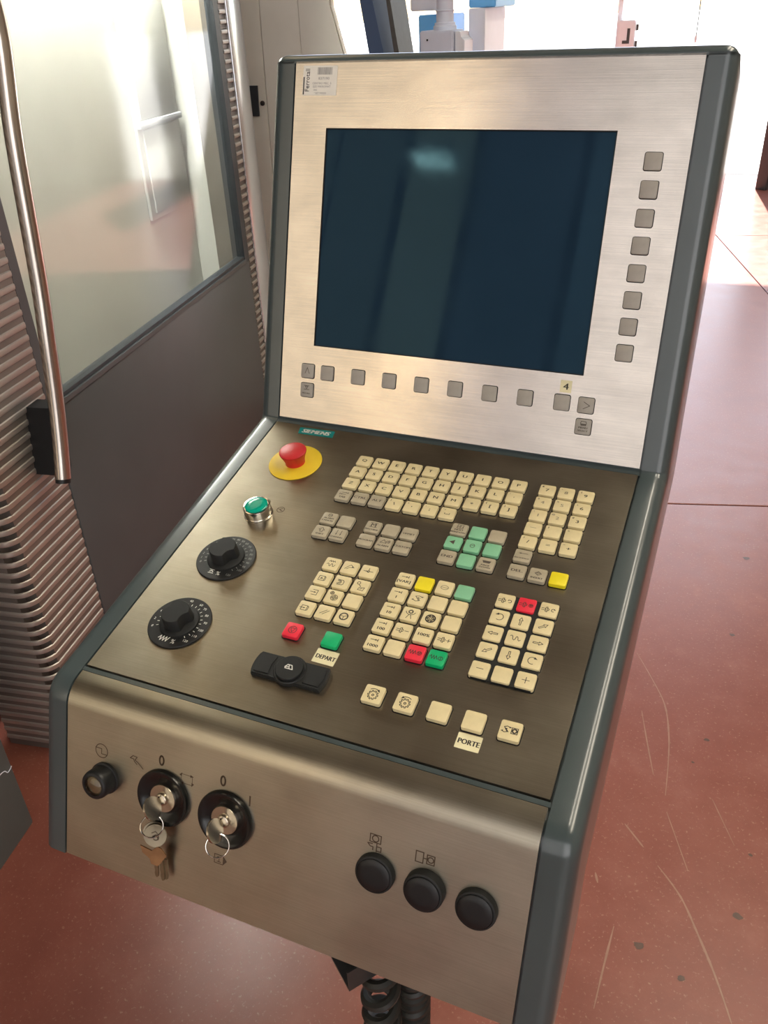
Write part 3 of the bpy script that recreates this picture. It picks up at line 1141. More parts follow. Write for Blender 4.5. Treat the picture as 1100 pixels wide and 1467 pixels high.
for j, row in enumerate(((('cream', 'var'), ('yellow', None), ('cream', 'oval'), ('mint', None)),
                         (('cream', 's1'), ('cream', 'coolant'), ('cream', None), ('cream', None)),
                         (('cream', 's10'), ('cream', 'chuck'), ('cream', 'turret'), ('cream', None)),
                         (('cream', 's100'), ('cream', 'spminus'), ('cream', 'p100'), ('cream', 'spplus')),
                         (('cream', 's1000'), ('cream', None), ('red', 'feedstop'), ('green', 'feedgo')))):
    for i, (col, s) in enumerate(row):
        key('low', DXX[i], DYY[j], col, s, None, 'ink_faint' if s == 'oval' else None)
EX = (.3879, .4099, .4325)
EY = (-.2340, -.2563, -.2780, -.2999, -.3234)
for j, row in enumerate((('spccw', 'spstop', 'spcw'), ('ccw', 'up', 'ne'), ('left', 'wave', 'right'), ('sw', 'down', 'cw'), ('minus', None, 'plus'))):
    for i, s in enumerate(row):
        key('low', EX[i], EY[j], 'red' if s == 'spstop' else 'cream', s, None, 'ink_grey' if s in ('up', 'ne', 'left', 'sw') else None)
for x, s in ((.3015, 'gearcw'), (.3338, 'gearccw'), (.3667, None), (.3998, None), (.4334, 'coolbox')):
    key('low', x, -.3794, 'cream', s, half=.0098)
# black rubber bed between the keys of the right-hand block
bm = bmesh.new()
add_poly_prism(bm, rrect(.0311, .0540, .003, 4, .4101, -.2786), .0007, .0026)
obj('key_bed', bm, M['black_matte'], root, ML, sm=False, label='black bed between the axis keys')

for v in (.3356, .3066, .2771, .2480, .2186, .1893, .1600, .1306):
    key('up', .4442, v, 'greyup')
for u in (.0700, .1144, .1582, .2025, .2473, .2920, .3364, .3812):
    key('up', u, .0663, 'greyup')
key('up', .0413, .0664, 'greyup', 'upcaret', None, 'ink_grey')
key('up', .0415, .0411, 'greyup', 'recall', None, 'ink_grey')
key('up', .4099, .0661, 'greyup', 'rcaret', None, 'ink_grey')
key('up', .4101, .0407, 'greyup', 'menu', None, 'ink_grey')
obj('key_gap_shade', gap_shade['up'], M['gap'], up_plate, MU, sm=False)['kind'] = 'stuff'
obj('key_gap_shade', gap_shade['low'], M['gap'], low_plate, ML, sm=False)['kind'] = 'stuff'


# --- stickers
def sticker(mt, x, y, hx, hy, mat, rot=0, lab=None, r=.0004):
    bm = bmesh.new()
    add_poly_prism(bm, rrect(hx, hy, r, 2), 0, .0002)
    return obj('sticker', bm, mat, root, on(mt, x, y, .0001, rot), sm=False, label=lab)


def printing(parent, mt, ink, fn, z=.0004, name='lettering'):
    bm = bmesh.new()
    fn(bm)
    face_up(bm)
    return obj(name, bm, M[ink], parent, mt @ Matrix.Translation((0, 0, z)), sm=False)


s1 = sticker(MU, .0353, .4199, .0232, .0167, M['paper'], -.01, 'white barcode label in the upper left corner', .001)
ms = on(MU, .0353, .4199, .0001, -.01)


def _lab(bm):
    rnd = random.Random(3)
    x = -.0035
    while x < .0165:
        wd = rnd.choice((.0003, .0005, .0008))
        add_fill(bm, [(x, .0068), (x + wd, .0068), (x + wd, .0148), (x, .0148)])
        x += wd + rnd.choice((.0003, .0005))
    add_text(bm, '837190', .0042, .0055, .0025, 0, 1.2)
    add_text(bm, 'CENTRO MEC. 5', .0034, .0030, -.0030, 0, 1.05)
    add_text(bm, 'EJES MIKROMAT', .0034, .0030, -.0070, 0, 1.0)
    add_text(bm, '840', .0028, -.0055, -.0105, 0, 1.1)
    add_text(bm, '* 8371900001', .0030, .0015, -.0140, 0, 1.0)


printing(s1, ms, 'bar', _lab, .0003)
printing(s1, ms, 'ink', lambda bm: ([add_text(bm, 'Ferrotall', .0082, -.0172 + d, .0005, PI / 2, .92) for d in (0, .0003)], add_stroke(bm, [(-.0218, -.0150), (-.0218, .0035)], .0016)), .0003)
s2 = sticker(MU, .3834, .0855, .0068, .0072, M['paper_y'], 0, 'small yellowed label with a 4')
printing(s2, on(MU, .3834, .0855), 'ink', lambda bm: (add_text(bm, '4', .0105, 0, 0, 0, 1.3), add_text(bm, '4', .0105, .0004, 0, 0, 1.3)), .0004)
s3 = sticker(ML, .2372, -.3502, .0120, .0085, M['paper_y'], -.02, 'yellowed label under the green key')
printing(s3, on(ML, .2372, -.3502, 0, -.02), 'ink', lambda bm: [add_text(bm, 'DEPART', .0072, d, -.0005, 0, .82) for d in (0, .0003, .0006)], .0004)
s4 = sticker(ML, .4008, -.3992, .0112, .0080, M['paper_y'], 0, 'yellowed label under the blank key')
printing(s4, on(ML, .4008, -.3992, 0), 'ink', lambda bm: [add_text(bm, 'PORTE', .0074, d, -.0003, 0, .9) for d in (0, .0003, .0006)], .0004)
# teal badge (a slanted strip)
bm = bmesh.new()
add_poly_prism(bm, [(.0430, -.0192), (.0928, -.0184), (.0910, -.0050), (.0398, -.0062)], .0001, .0004)
bd = obj('badge', bm, M['teal'], root, ML, sm=False, label='teal maker badge with white letters')
printing(bd, on(ML, .0666, -.0122, 0, .017), 'ink_white', lambda bm: [add_text(bm, 'SIEMENS', .0105, d, 0, 0, 1.02, .15) for d in (-.0007, -.0003, .0003, .0007)], .0005)


# --- round fittings on the keyboard panel
def lathe(name, mt, prof_, mat, parent, n=48, lab=None):
    bm = bmesh.new()
    add_lathe(bm, prof_, n)
    return obj(name, bm, mat, parent, mt, label=lab)


mE = on(ML, .0677, -.0772)
es = lathe('emergency_stop', mE, [(.0345, .0001), (.0345, .0009), (.0341, .0012), (0, .0012)], M['estop_yellow'], root, 64, 'red emergency stop on a yellow disc')
lathe('mushroom_head', mE, [(.0128, .0012), (.0128, .004), (.0140, .009), (.0168, .0165), (.0175, .0182), (.0174, .0194), (.0150, .0206), (0, .0212)], M['estop_red'], es, 48, 'red push button')
mG = on(ML, .0671, -.1764)
gb = lathe('start_button', mG, [(.0178, .0001), (.0178, .001), (.0160, .0012), (.0160, .0030), (.0166, .0032), (.0166, .0120), (.0160, .0132), (.0146, .0134), (.0146, .0126), (0, .0126)], M['chrome'], root, 48, 'green lit button in a chrome ring')
lathe('lens', mG, [(.0138, .0126), (.0138, .0142), (.0128, .0150), (.006, .0154), (0, .0154)], M['lamp_green'], gb, 40, 'green lens')


def _pow(bm):
    draw(bm, [Ci(0, 0, .8), Ln((-.75, .1), (-.1, .1), (.2, -.35), (.75, -.35)), Ln((-.2, .4), (.3, .4)), Ln((-.2, -.1), (.25, -.1))], .0058, .14)


printing(low_plate, on(ML, .0905, -.1633, 0), 'ink_plate', _pow, .0002, 'symbol')
printing(low_plate, on(ML, .0668, -.1565, 0), 'ink_plate', lambda bm: draw(bm, [Ar(0, 0, .8, 20, 160)], .0070, .1), .0002, 'symbol')


def knob(x, y, nums, dimtext, ticks, face, rot):
    mk = on(ML, x, y)
    d = lathe('override_dial', mk, [(.0345, .0001), (.0345, .0016), (.0338, .0022), (.0225, .0022), (.0205, .0022), (0, .0022)], M['black'], root, 64, 'black dial with white scale')
    bm = bmesh.new()
    # grip: round barrel with scooped flanks, slightly tapered
    out = []
    for k in range(72):
        a = 2 * PI * k / 72
        r = .0155
        ca, sa = math.cos(a), math.sin(a)
        for cx_, cy_, rr in ((.0225, 0, .0115), (-.0225, 0, .0115)):
            # distance along the ray to the scoop circle
            bb = ca * cx_ + sa * cy_
            disc = bb * bb - (cx_ * cx_ + cy_ * cy_ - rr * rr)
            if bb > 0 and disc > 0:
                r = min(r, bb - math.sqrt(disc))
        out.append((r * ca, r * sa))
    add_lathe(bm, [(.0215, .0022), (.0212, .0040), (.0185, .0052), (0, .0052)], 48)
    v0 = [bm.verts.new((p[0] * 1.04, p[1] * 1.04, .0050)) for p in out]
    v1 = [bm.verts.new((p[0], p[1], .0185)) for p in out]
    v2 = [bm.verts.new((p[0] * .95, p[1] * .95, .0195)) for p in out]
    for a_, b_ in ((v0, v1), (v1, v2)):
        for i in range(72):
            j = (i + 1) % 72
            bm.faces.new((a_[i], a_[j], b_[j], b_[i]))
    bm.faces.new(v2)
    gk = obj('knob', bm, M['black_matte'], d, mk @ Matrix.Rotation(rot, 4, 'Z'))

    def sc(bm):
        for a_, s in nums:
            aa = math.radians(a_)
            add_text(bm, s, .0042, .0292 * math.cos(aa), .0292 * math.sin(aa), 0, 1.0)
        for a_ in ticks:
            aa = math.radians(a_)
            add_stroke(bm, [(.0228 * math.cos(aa), .0228 * math.sin(aa)), (.0248 * math.cos(aa), .0248 * math.sin(aa))], .0007)
    printing(d, mk, dimtext, sc, .0024, 'scale')

    def fc(bm):
        if face == 'feed':
            add_stroke(bm, [(-.0105, -.0250), (-.0085, -.0215), (-.0075, -.0275), (-.0050, -.0215), (-.0040, -.0275), (-.0015, -.0215), (-.0005, -.0275), (.0020, -.0215)], .0009)
            add_text(bm, '%', .0075, .0078, -.0255, 0, 1.0)
        else:
            for sx in (-.0052,):
                add_stroke(bm, [(sx - .003, -.0265), (sx + .003, -.0265)], .0009)
                add_stroke(bm, [(sx - .003, -.0215), (sx + .003, -.0215)], .0009)
                add_stroke(bm, [(sx - .002, -.0245), (sx, -.0228), (sx + .002, -.0245)], .0012)
            add_text(bm, '%', .0075, .0040, -.0250, 0, 1.0)
    printing(d, mk, 'ink_white', fc, .0024, 'symbol')


st = 300 / 19
knob(.0672, -.2547, [(208 - 13.2 * i, s) for i, s in enumerate(('0', '1', '2', '4', '6', '8', '10', '20', '30', '40', '50', '60', '70', '75', '80', '85', '90', '95', '100'))] + [(-56, '120')], 'ink_dim', [208 - 13.2 * i for i in range(20)], 'rapid', -.55)
knob(.0670, -.3537, [(206, '0'), (186, '2'), (164, '6'), (95, '40'), (68, '60'), (52, '70'), (32, '80'), (12, '90'), (-8, '100'), (-26, '110'), (-46, '120')], 'ink_white', [206 - 13.2 * i for i in range(20)], 'feed', -.35)

# interlock handle: two wings and a round centre
mSW = on(ML, .2122, -.3778)
bm = bmesh.new()
a0 = math.asin(.0135 / .0398)
pts = [(.0398 * math.cos(a), .0398 * math.sin(a)) for a in [a0 * (i / 8 * 2 - 1) for i in range(9)]]
pts += [(-x, -y) for x, y in pts]
add_poly_prism(bm, pts, .0001, .0050)
bmesh.ops.bevel(bm, geom=[e for e in bm.edges if e.verts[0].co.z > .003 and e.verts[1].co.z > .003], offset=.0008, segments=2, affect='EDGES')
sw = obj('door_switch', bm, M['black_matte'], root, mSW, label='black winged switch with a round centre')
lathe('hub', mSW, [(.0168, .0004), (.0168, .0056), (.0162, .0062), (.0142, .0062), (.0142, .0084), (.0136, .0092), (0, .0092)], M['black'], sw)
for s in (1, -1):
    bm = bmesh.new()
    add_poly_prism(bm, [(s * x, s * y) for x, y in [(.019, -.0105), (.0352, -.0105), (.0375, 0), (.0352, .0105), (.019, .0105), (.0205, 0)]], .0050, .0058)
    obj('wing', bm, M['black'], sw, mSW, sm=False)
printing(sw, mSW, 'ink_white', lambda bm: draw(bm, [Lc((-.8, .0), (-.45, .55), (.35, .5), (.75, -.3), (-.7, -.3)), Ln((-.2, .5), (.1, -.3)), Ln((-.75, .0), (-.1, .1))], .0055, .17), .0094, 'symbol')

# --- front panel fittings
mI = on(MF, .0505, -.0655)
il = lathe('indicator_lamp', mI, [(.0165, .0001), (.0165, .003), (.0150, .0035), (.0150, .0150), (.0142, .0180), (.0128, .0190), (.0104, .0190), (.0100, .0168), (0, .0168)], M['black'], root, 40, 'black ringed pilot lamp with a clear lens')
lathe('reflector', mI, [(.0098, .0169), (.0060, .0172), (.0030, .0176), (0, .0178)], M['nickel'], il, 32)
lathe('lens', mI, [(.0100, .0170), (.0100, .0188), (.0080, .0202), (.0040, .0212), (0, .0214)], M['lens'], il, 32)
LOCKS = [(.1215, -.0645), (.1916, -.0648)]
LO = []
for x, y in LOCKS:
    mk = on(MF, x, y)
    lk = lathe('key_switch', mk, [(.0292, .0001), (.0292, .0040), (.0284, .0054), (.0268, .0056), (.0235, .0040), (.0190, .0012), (.0158, .0006), (0, .0006)], M['black_gloss'], root, 64, 'black dished key switch')
    lathe('cylinder', mk, [(.0145, .0006), (.0145, .0034), (.0140, .0040), (.0066, .0040), (.0064, .0044), (.0062, .0066), (.0054, .0072), (0, .0072)], M['nickel'], lk, 48, 'nickel lock cylinder')
    bm = bmesh.new()
    add_box(bm, -.0042, .0042, -.0009, .0009, .0070, .0074)
    obj('keyway', bm, M['gap'], lk, mk @ Matrix.Rotation(math.radians(118), 4, 'Z'), sm=False)
    LO.append(mk)
for x, y, h_, lab in ((.3458, -.0655, .0075, 'black round button, lowest of the three'), (.3922, -.0645, .0110, 'black round button standing proud'), (.4384, -.0658, .0082, 'black round button, rightmost')):
    mk = on(MF, x, y)
    bq = lathe('push_button', mk, [(.0182, .0001), (.0182, h_ * .55), (.0176, h_ * .8), (.0160, h_ * .86), (.0158, h_ * .8), (0, h_ * .8)], M['black_matte'], root, 48, lab)
    lathe('button_cap', mk, [(.0155, h_ * .8), (.0155, h_ - .0006), (.0148, h_), (.008, h_ + .0002), (0, h_ + .0003)], M['black'], bq, 40)


def psym(x, v, items, half, wd=.12, ink='ink_plate', rot=0):
    printing(front_plate, on(MF, x, -v, 0, rot), ink, lambda bm: draw(bm, items, half, wd), .0002, 'symbol')


psym(.0447, .0377, [Ci(0, 0, .8), Ln((-.8, .25), (0, .25), (0, -.35), (.72, -.35))], .0092, .09)
psym(.0870, .0365, [Ln((-.9, .2), (-.5, .6), (.1, .55), (-.2, .1), (.2, -.1), (1, -.75)), Ln((-.9, .2), (-.4, .2), (-.3, -.1), (.1, -.4))], .0082, .10, 'ink_plate')
zero = [Lc(*[(x * .5, y) for x, y in circ(.9, 20)])]
psym(.1166, .0268, zero, .0052, .34)
psym(.1861, .0269, zero, .0052, .34)
psym(.2157, .0385, [Ln((0, .9), (0, -.9))], .0052, .32)
psym(.1460, .0381, [Lc((-.8, .6), (.8, .6), (.8, -.6), (-.8, -.6)), tri(-.8, .55, 60, .26), tri(.75, .6, 0, .26), tri(.8, -.55, 250, .26), tri(-.75, -.6, 180, .26)], .0078, .07)
psym(.1874, .1106, [Lc((-.8, .6), (.4, .6), (.9, 0), (.4, -.6), (-.8, -.6)), Fi((.4, .6), (.95, 0), (.4, -.6)), Ln((-.4, .3), (.1, .3)), Ln((-.15, .3), (-.15, -.35)), Ln((-.4, -.35), (.1, -.35))], .0078, .1, 'ink_plate')
psym(.3423, .0388, [Lc((-.6, 1), (.6, 1), (.6, .1), (-.6, .1)), Ci(0, .55, .35), Ln((-.8, -.15), (-.5, -.45), (-.2, -.45), (-.2, -.8)), Ln((-.8, -.15), (-.3, -.1)), Ln((.2, .1), (.2, -.9)), Lc((.2, -.3), (.7, -.3), (.7, -.8), (.2, -.8))], .0085, .11)
psym(.3887, .0373, [Lc((-1, .6), (-.2, .6), (-.2, -.6), (-1, -.6)), Lc((.2, .5), (1, .5), (1, -.5), (.2, -.5)), Ln((-.2, 0), (.2, 0)), Ci(.6, 0, .3)], .0085, .12, 'ink_plate')

# --- pedestal hidden behind the console, bracket below the chin
bm = bmesh.new()
add_lathe(bm, [(.16, 0), (.16, .012), (.055, .016), (.05, .02), (.05, 1.045)], 32)
obj('pedestal', bm, M['paint'], root, Matrix.Translation((.24, .14, 0)))
bm = bmesh.new()
bx = Matrix.Translation((.325, -.514, .80))
p0, p1, p2 = Vector((.295, -.491)), Vector((.325, -.514)), Vector((.345, -.487))
p3 = p0 + (p2 - p1)
add_poly_prism(bm, [tuple(p0), tuple(p1), tuple(p2), tuple(p3)], .800, .803)
for a_, b_ in ((p1, p2), (p2, p3)):
    t_ = (b_ - a_).normalized()
    n_ = Vector((-t_.y, t_.x)) * .002
    add_poly_prism(bm, [tuple(a_), tuple(b_), tuple(b_ + n_), tuple(a_ + n_)], .803, .83)
t_ = (p2 - p3).normalized()
add_poly_prism(bm, [tuple(p3), tuple(p3 + Vector((.004, -.012))), tuple(p0 + Vector((.004, .006))), tuple(p0)], .803, .90)
obj('cable_bracket', bm, M['darksteel'], root, sm=False)

# ================================================================== KEYS IN THE LOCKS
def bow_pts(r):
    return circ(r, 28)


def key_in_lock(t, mk, ang, mat):
    """blade from the cylinder, round flat bow standing out of the lock"""
    fr = mk @ Matrix.Rotation(ang, 4, 'Z')
    bm = bmesh.new()
    # in the plane x=radial, z=outwards: bow centre
    add_poly_prism(bm, circ(.0112, 32, .0015, .0200), -.0011, .0011, Matrix(((1, 0, 0, 0), (0, 0, 1, 0), (0, 1, 0, 0), (0, 0, 0, 1))))
    bmesh.ops.recalc_face_normals(bm, faces=bm.faces)
    k = obj('bow', bm, mat, t, fr)
    bm = bmesh.new()
    add_box(bm, -.0032, .0032, -.0010, .0010, .0050, .0098)
    obj('blade', bm, mat, t, fr, sm=False)
    return fr


def torus(bm, c, r, rr, mtx, n=36):
    pts = [mtx @ Vector((c[0] + r * math.cos(2 * PI * i / n), c[1] + r * math.sin(2 * PI * i / n), c[2])) for i in range(n)]
    add_tube(bm, pts, rr, 8, True)


# gravity hang direction expressed on the front panel: -y of MF
t1 = thing('key_bunch', 'bunch of keys with tan card tag hanging from the left key switch', 'keys', MF @ Vector((.1215, -.0645, .0075)))
fr1 = key_in_lock(t1, LO[0], math.radians(-62), M['nickel'])
bm = bmesh.new()
RM = MF @ Matrix.Translation((.1235, -.0835, .0215)) @ Matrix.Rotation(math.radians(35), 4, 'Y') @ Matrix.Rotation(math.radians(-25), 4, 'X')
torus(bm, (0, 0, 0), .0105, .0007, RM)
torus(bm, (0, 0, .0014), .0105, .0007, RM)
obj('split_ring', bm, M['chrome'], t1)
bm = bmesh.new()
DM = MF @ Matrix.Translation((.1222, -.0985, .0135)) @ Matrix.Rotation(math.radians(20), 4, 'Y') @ Matrix.Rotation(math.radians(-10), 4, 'X')
add_lathe(bm, [(.0112, 0), (.0115, .0006), (.0112, .0014), (0, .0014)], 32)
tg = obj('round_tag', bm, M['tarnish'], t1, DM)
bm = bmesh.new()
add_lathe(bm, [(.0112, -.0030), (.0115, -.0024), (.0112, -.0016), (0, -.0016)], 32)
obj('round_tag', bm, M['tarnish'], t1, DM @ Matrix.Translation((-.002, .001, 0)))
printing(tg, DM, 'ink_plate', lambda bm: draw(bm, [Ln((-.4, .3), (0, .5), (.3, .2)), Ln((-.3, -.1), (.2, .0), (.4, -.4)), Ci(.1, -.2, .3)], .0085, .12), .0015, 'engraving')
bm = bmesh.new()
add_poly_prism(bm, [(-.0165, .0060), (-.0140, -.0010), (-.0060, -.0060), (-.0040, -.0115), (.0030, -.0125), (.0065, -.0080), (.0120, .0010), (.0060, .0075), (.0020, .0090), (-.0040, .0030), (-.0100, .0045)], 0, .0012)
obj('card_tag', bm, M['tag_tan'], t1, MF @ Matrix.Translation((.1225, -.1195, .0125)) @ Matrix.Rotation(math.radians(8), 4, 'Y'), sm=False, label='torn tan card')
for k, (dx, rz, L_) in enumerate(((.0015, .10, .021), (.0062, .16, .024), (.0105, .10, .0225))):
    bm = bmesh.new()
    pts = [(-.0019, 0)]
    nte = 7
    for i in range(nte):
        yy = -L_ * (i + .5) / nte
        pts.append((-.0019 - (0.0007 if i % 2 else 0), yy))
    pts += [(-.0008, -L_), (.0012, -L_ + .001), (.0019, -L_ + .004), (.0019, 0)]
    add_poly_prism(bm, pts, 0, .0014)
    bmesh.ops.recalc_face_normals(bm, faces=bm.faces)
    obj('spare_key', bm, M['tarnish'], t1, MF @ Matrix.Translation((.1195 + dx, -.1265, .0085 - .0014 * k)) @ Matrix.Rotation(rz, 4, 'Z'), sm=False)

t2 = thing('key_with_ring', 'single key with a wire ring in the right key switch', 'keys', MF @ Vector((.1916, -.0648, .0075)))
fr2 = key_in_lock(t2, LO[1], math.radians(-66), M['nickel'])
bm = bmesh.new()
RM = MF @ Matrix.Translation((.1950, -.0815, .0185)) @ Matrix.Rotation(math.radians(25), 4, 'Y') @ Matrix.Rotation(math.radians(-20), 4, 'X')
torus(bm, (0, 0, 0), .0108, .0006, RM)
torus(bm, (0, 0, .0012), .0108, .0006, RM)
obj('split_ring', bm, M['chrome'], t2)

# ================================================================== COILED CABLE
tc = thing('coiled_cable', 'dark coiled cable hanging below the front of the console', 'cable', (.35, -.46, .48))
cl = [(.344, -.450, .845), (.344, -.474, .825), (.343, -.484, .77), (.342, -.484, .70), (.340, -.482, .60), (.342, -.474, .52), (.350, -.462, .50), (.358, -.450, .56), (.361, -.445, .66), (.362, -.444, .77), (.362, -.438, .845)]
cs = spline(cl, 40)
ln = [0]
for a_, b_ in zip(cs, cs[1:]):
    ln.append(ln[-1] + (b_ - a_).length)


def cat(s):
    s = max(0, min(ln[-1] - 1e-6, s))
    lo, hi = 0, len(ln) - 1
    while hi - lo > 1:
        md = (lo + hi) // 2
        if ln[md] <= s:
            lo = md
        else:
            hi = md
    t = (s - ln[lo]) / max(1e-9, ln[hi] - ln[lo])
    return cs[lo].lerp(cs[hi], t), (cs[hi] - cs[lo]).normalized()


pts = []
ph = 0
s_ = 0
ds = .0011
while s_ < ln[-1]:
    p, t = cat(s_)
    x = Vector((1, 0, 0)) - t * t.x
    x.normalize()
    y = t.cross(x)
    rr = .0150 if s_ / ln[-1] < .5 else .0125
    pts.append(p + x * rr * math.cos(ph) + y * rr * math.sin(ph))
    u = s_ / ln[-1]
    pitch = .030 if u < .42 else .0135
    dstep = .0011 if pitch > .02 else .00055
    s_ += dstep
    ph += 2 * PI * dstep / pitch
bm = bmesh.new()
add_tube(bm, pts, .0056, 8)
obj('cord', bm, M['coil'], tc)

# ================================================================== MACHINE AT THE LEFT
tm = thing('milling_machine', 'large grey milling machine with glazed sliding door left of the console', 'machine', (-.733, -.18, 0))


def mbox(name, a0_, a1_, z0, z1, o0, o1, mat, parent=None, bev=0.0, sm=False, lab=None):
    bm = bmesh.new()
    add_box(bm, a0_, a1_, z0, z1, o0, o1, None, bev)
    return obj(name, bm, mat, parent or tm, MM, sm=sm or bev > 0, label=lab)


TOP = 2.1
door = mbox('sliding_door', .592, 1.905, .03, .836, -.045, 0, M['door_grey'], bev=.004, lab='grey door with a large window')
mbox('door_frame', 1.866, 1.905, .836, TOP, -.045, 0, M['dark_frame'], door)
mbox('door_frame', .592, .622, .836, TOP, -.045, -.004, M['door_grey'], door)
mbox('window_sill', .600, 1.866, .836, .848, -.045, .004, M['door_grey'], door)
mbox('window_seal', .622, 1.866, .849, .858, -.03, -.002, M['dark_frame'], door)
mbox('window_pane', .622, 1.866, .858, TOP, -.022, -.014, M['glass'], door, lab='large clear window pane')
# interior seen through the pane, with a reflected door modelled in it
mbox('inner_lining', .55, 2.09, .02, TOP, -.30, -.26, M['inner'], lab='pale inside lining')
mbox('inner_side', 2.06, 2.09, .02, TOP, -.26, -.05, M['inner'])
mbox('inner_floor', .55, 2.06, .0, .02, -.26, -.05, M['inner'])
ip = mbox('reflected_door', 1.715, 2.035, 1.01, 1.66, -.259, -.247, M['inner'], bev=.004)  # hall door's reflection in the pane, modelled as raised panels inside
for z0, z1 in ((1.03, 1.285), (1.315, 1.64)):
    mbox('reflected_panel', 1.745, 2.005, z0, z1, -.2475, -.241, M['inner'], ip, bev=.003)
mbox('reflected_rail', 1.715, 2.035, 1.29, 1.31, -.247, -.232, M['pale'], ip, bev=.004)
wl = mbox('interior_fill', .75, 2.0, TOP - .045, TOP, -.20, -.10, M['pale'], bev=.006, lab='added fill light under the machine roof')  # unseen light added to brighten the inside behind the pane
mbox('fill_tube', .80, 1.95, TOP - .055, TOP - .045, -.18, -.12, M['fill_on'], wl)
mbox('rear_body', -.14, 2.09, 0, TOP, -2.0, -.31, M['door_grey'])
# ribbed column on the near side of the door
mbox('rib_column', .375, .59, .0, TOP, -.20, -.0035, M['rib_gap'])
mbox('rib_column', .3485, .40, .0, TOP, -.20, -.036, M['rib_gap'])


def rib_mesh(path_, h, th):
    """horizontal bar following a plan path [(a,off)...], out to the path, th deep"""
    bm = bmesh.new()
    n = len(path_)
    R = []
    for i, (a_, o_) in enumerate(path_):
        p, q = path_[max(i - 1, 0)], path_[min(i + 1, n - 1)]
        t = Vector((q[0] - p[0], q[1] - p[1])).normalized()
        nn = Vector((-t.y, t.x))
        ring = []
        for kz, ko in ((0, -th), (.12, -.25 * th), (.5, 0), (.88, -.25 * th), (1, -th)):
            ring.append(bm.verts.new((a_ + nn.x * ko, kz * h, o_ + nn.y * ko)))
        R.append(ring)
    for a_, b_ in zip(R, R[1:]):
        for k in range(4):
            bm.faces.new((a_[k], b_[k], b_[k + 1], a_[k + 1]))
    bmesh.ops.recalc_face_normals(bm, faces=bm.faces)
    # outward check
    f = bm.faces[:][len(bm.faces) // 2]
    return bm


RP = .0275
pc = [(.345, -.20), (.345, -.11), (.345, -.04)] + [(.385 + .04 * math.cos(a), -.04 + .04 * math.sin(a)) for a in [PI - PI / 2 * i / 6 for i in range(1, 6)]] + [(.385, 0), (.49, 0), (.588, 0)]
rme = mesh_of(rib_mesh(pc, RP * .52, .0035), 'rib', M['rib'])
z = .02
while z < 2.0:
    place('rib', rme, tm, MM @ Matrix.Translation((0, z, 0)))
    z += RP
# far ribbed strip and polished edge
mbox('rib_column', 1.909, 2.095, 0, TOP, -.12, -.008, M['rib_gap'])
rm2 = mesh_of(rib_mesh([(1.912, 0), (1.94, 0), (1.963, 0)], RP * .5, .006), 'rib', M['rib'])
z = .3
while z < 2.0:
    place('rib', rm2, tm, MM @ Matrix.Translation((0, z, 0)))
    z += RP
es_ = mbox('edge_strip', 1.966, 2.095, 0, TOP, -.008, .004, M['polish'], bev=.002, lab='polished metal edge strip')
# fixed panel nearest the viewer and recess back coloured near black to stand in for its shade
mbox('side_panel', -.14, .135, .0, TOP, -.06, 0, M['base_grey'], bev=.006)
mbox('recess', .135, .38, .0, TOP, -.30, -.27, M['gap'])
mbox('roof', -.14, 2.09, TOP, TOP + .05, -2.0, 0, M['door_grey'])
bm = bmesh.new()
add_tube(bm, spline([(.03, .208, .0), (.07, .194, .0), (.092, .203, .0), (.11, .199, .0), (.118, .187, .0), (.1335, .190, .0)], 5), .0011, 6)
obj('scratch', bm, M['pale'], tm, MM, label='pale scratch')
# handle
hp = [(.640, 1.72), (.643, 1.66), (.642, 1.568), (.607, 1.406), (.572, 1.149), (.550, 1.03), (.529, .921), (.503, .815), (.479, .735)]
bm = bmesh.new()
add_tube(bm, spline([(a_, z_, .07) for a_, z_ in hp], 6), .0172, 20)
hd = obj('door_handle', bm, M['tube'], tm, MM, label='bowed stainless tube handle')
bm = bmesh.new()
add_tube(bm, [(.479, .735, .07), (.4775, .7305, .07), (.476, .726, .07)], .0165, 20)
obj('end_cap', bm, M['black'], hd, MM)
bm = bmesh.new()
add_poly_prism(bm, [(.488, .735), (.535, .735), (.560, .885), (.516, .885)], -.006, .058)
obj('handle_bracket', bm, M['black'], hd, MM, sm=False)

bm = bmesh.new()
add_box(bm, .598, .660, 1.64, 1.71, -.006, .058)
obj('handle_bracket', bm, M['black'], hd, MM, sm=False)

# ================================================================== CABINET BEHIND
YC = 2.3
tb = thing('electrical_cabinet', 'tall beige sheet metal cabinet behind the console, right of the machine', 'cabinet', (-1.3, YC + .3, 0))


def yprism(name, poly, y0, y1, mat, parent, bev=0.0, lab=None):
    bm = bmesh.new()
    t = bmesh.new()
    add_poly_prism(t, poly, 0, y1 - y0)
    if bev:
        bmesh.ops.bevel(t, geom=list(t.edges), offset=bev, segments=2, affect='EDGES')
    merge(bm, t, frame_mtx((0, y1, 0), (1, 0, 0), (0, 0, 1), (0, -1, 0)))
    return obj(name, bm, mat, parent, None, sm=bev > 0, label=lab)


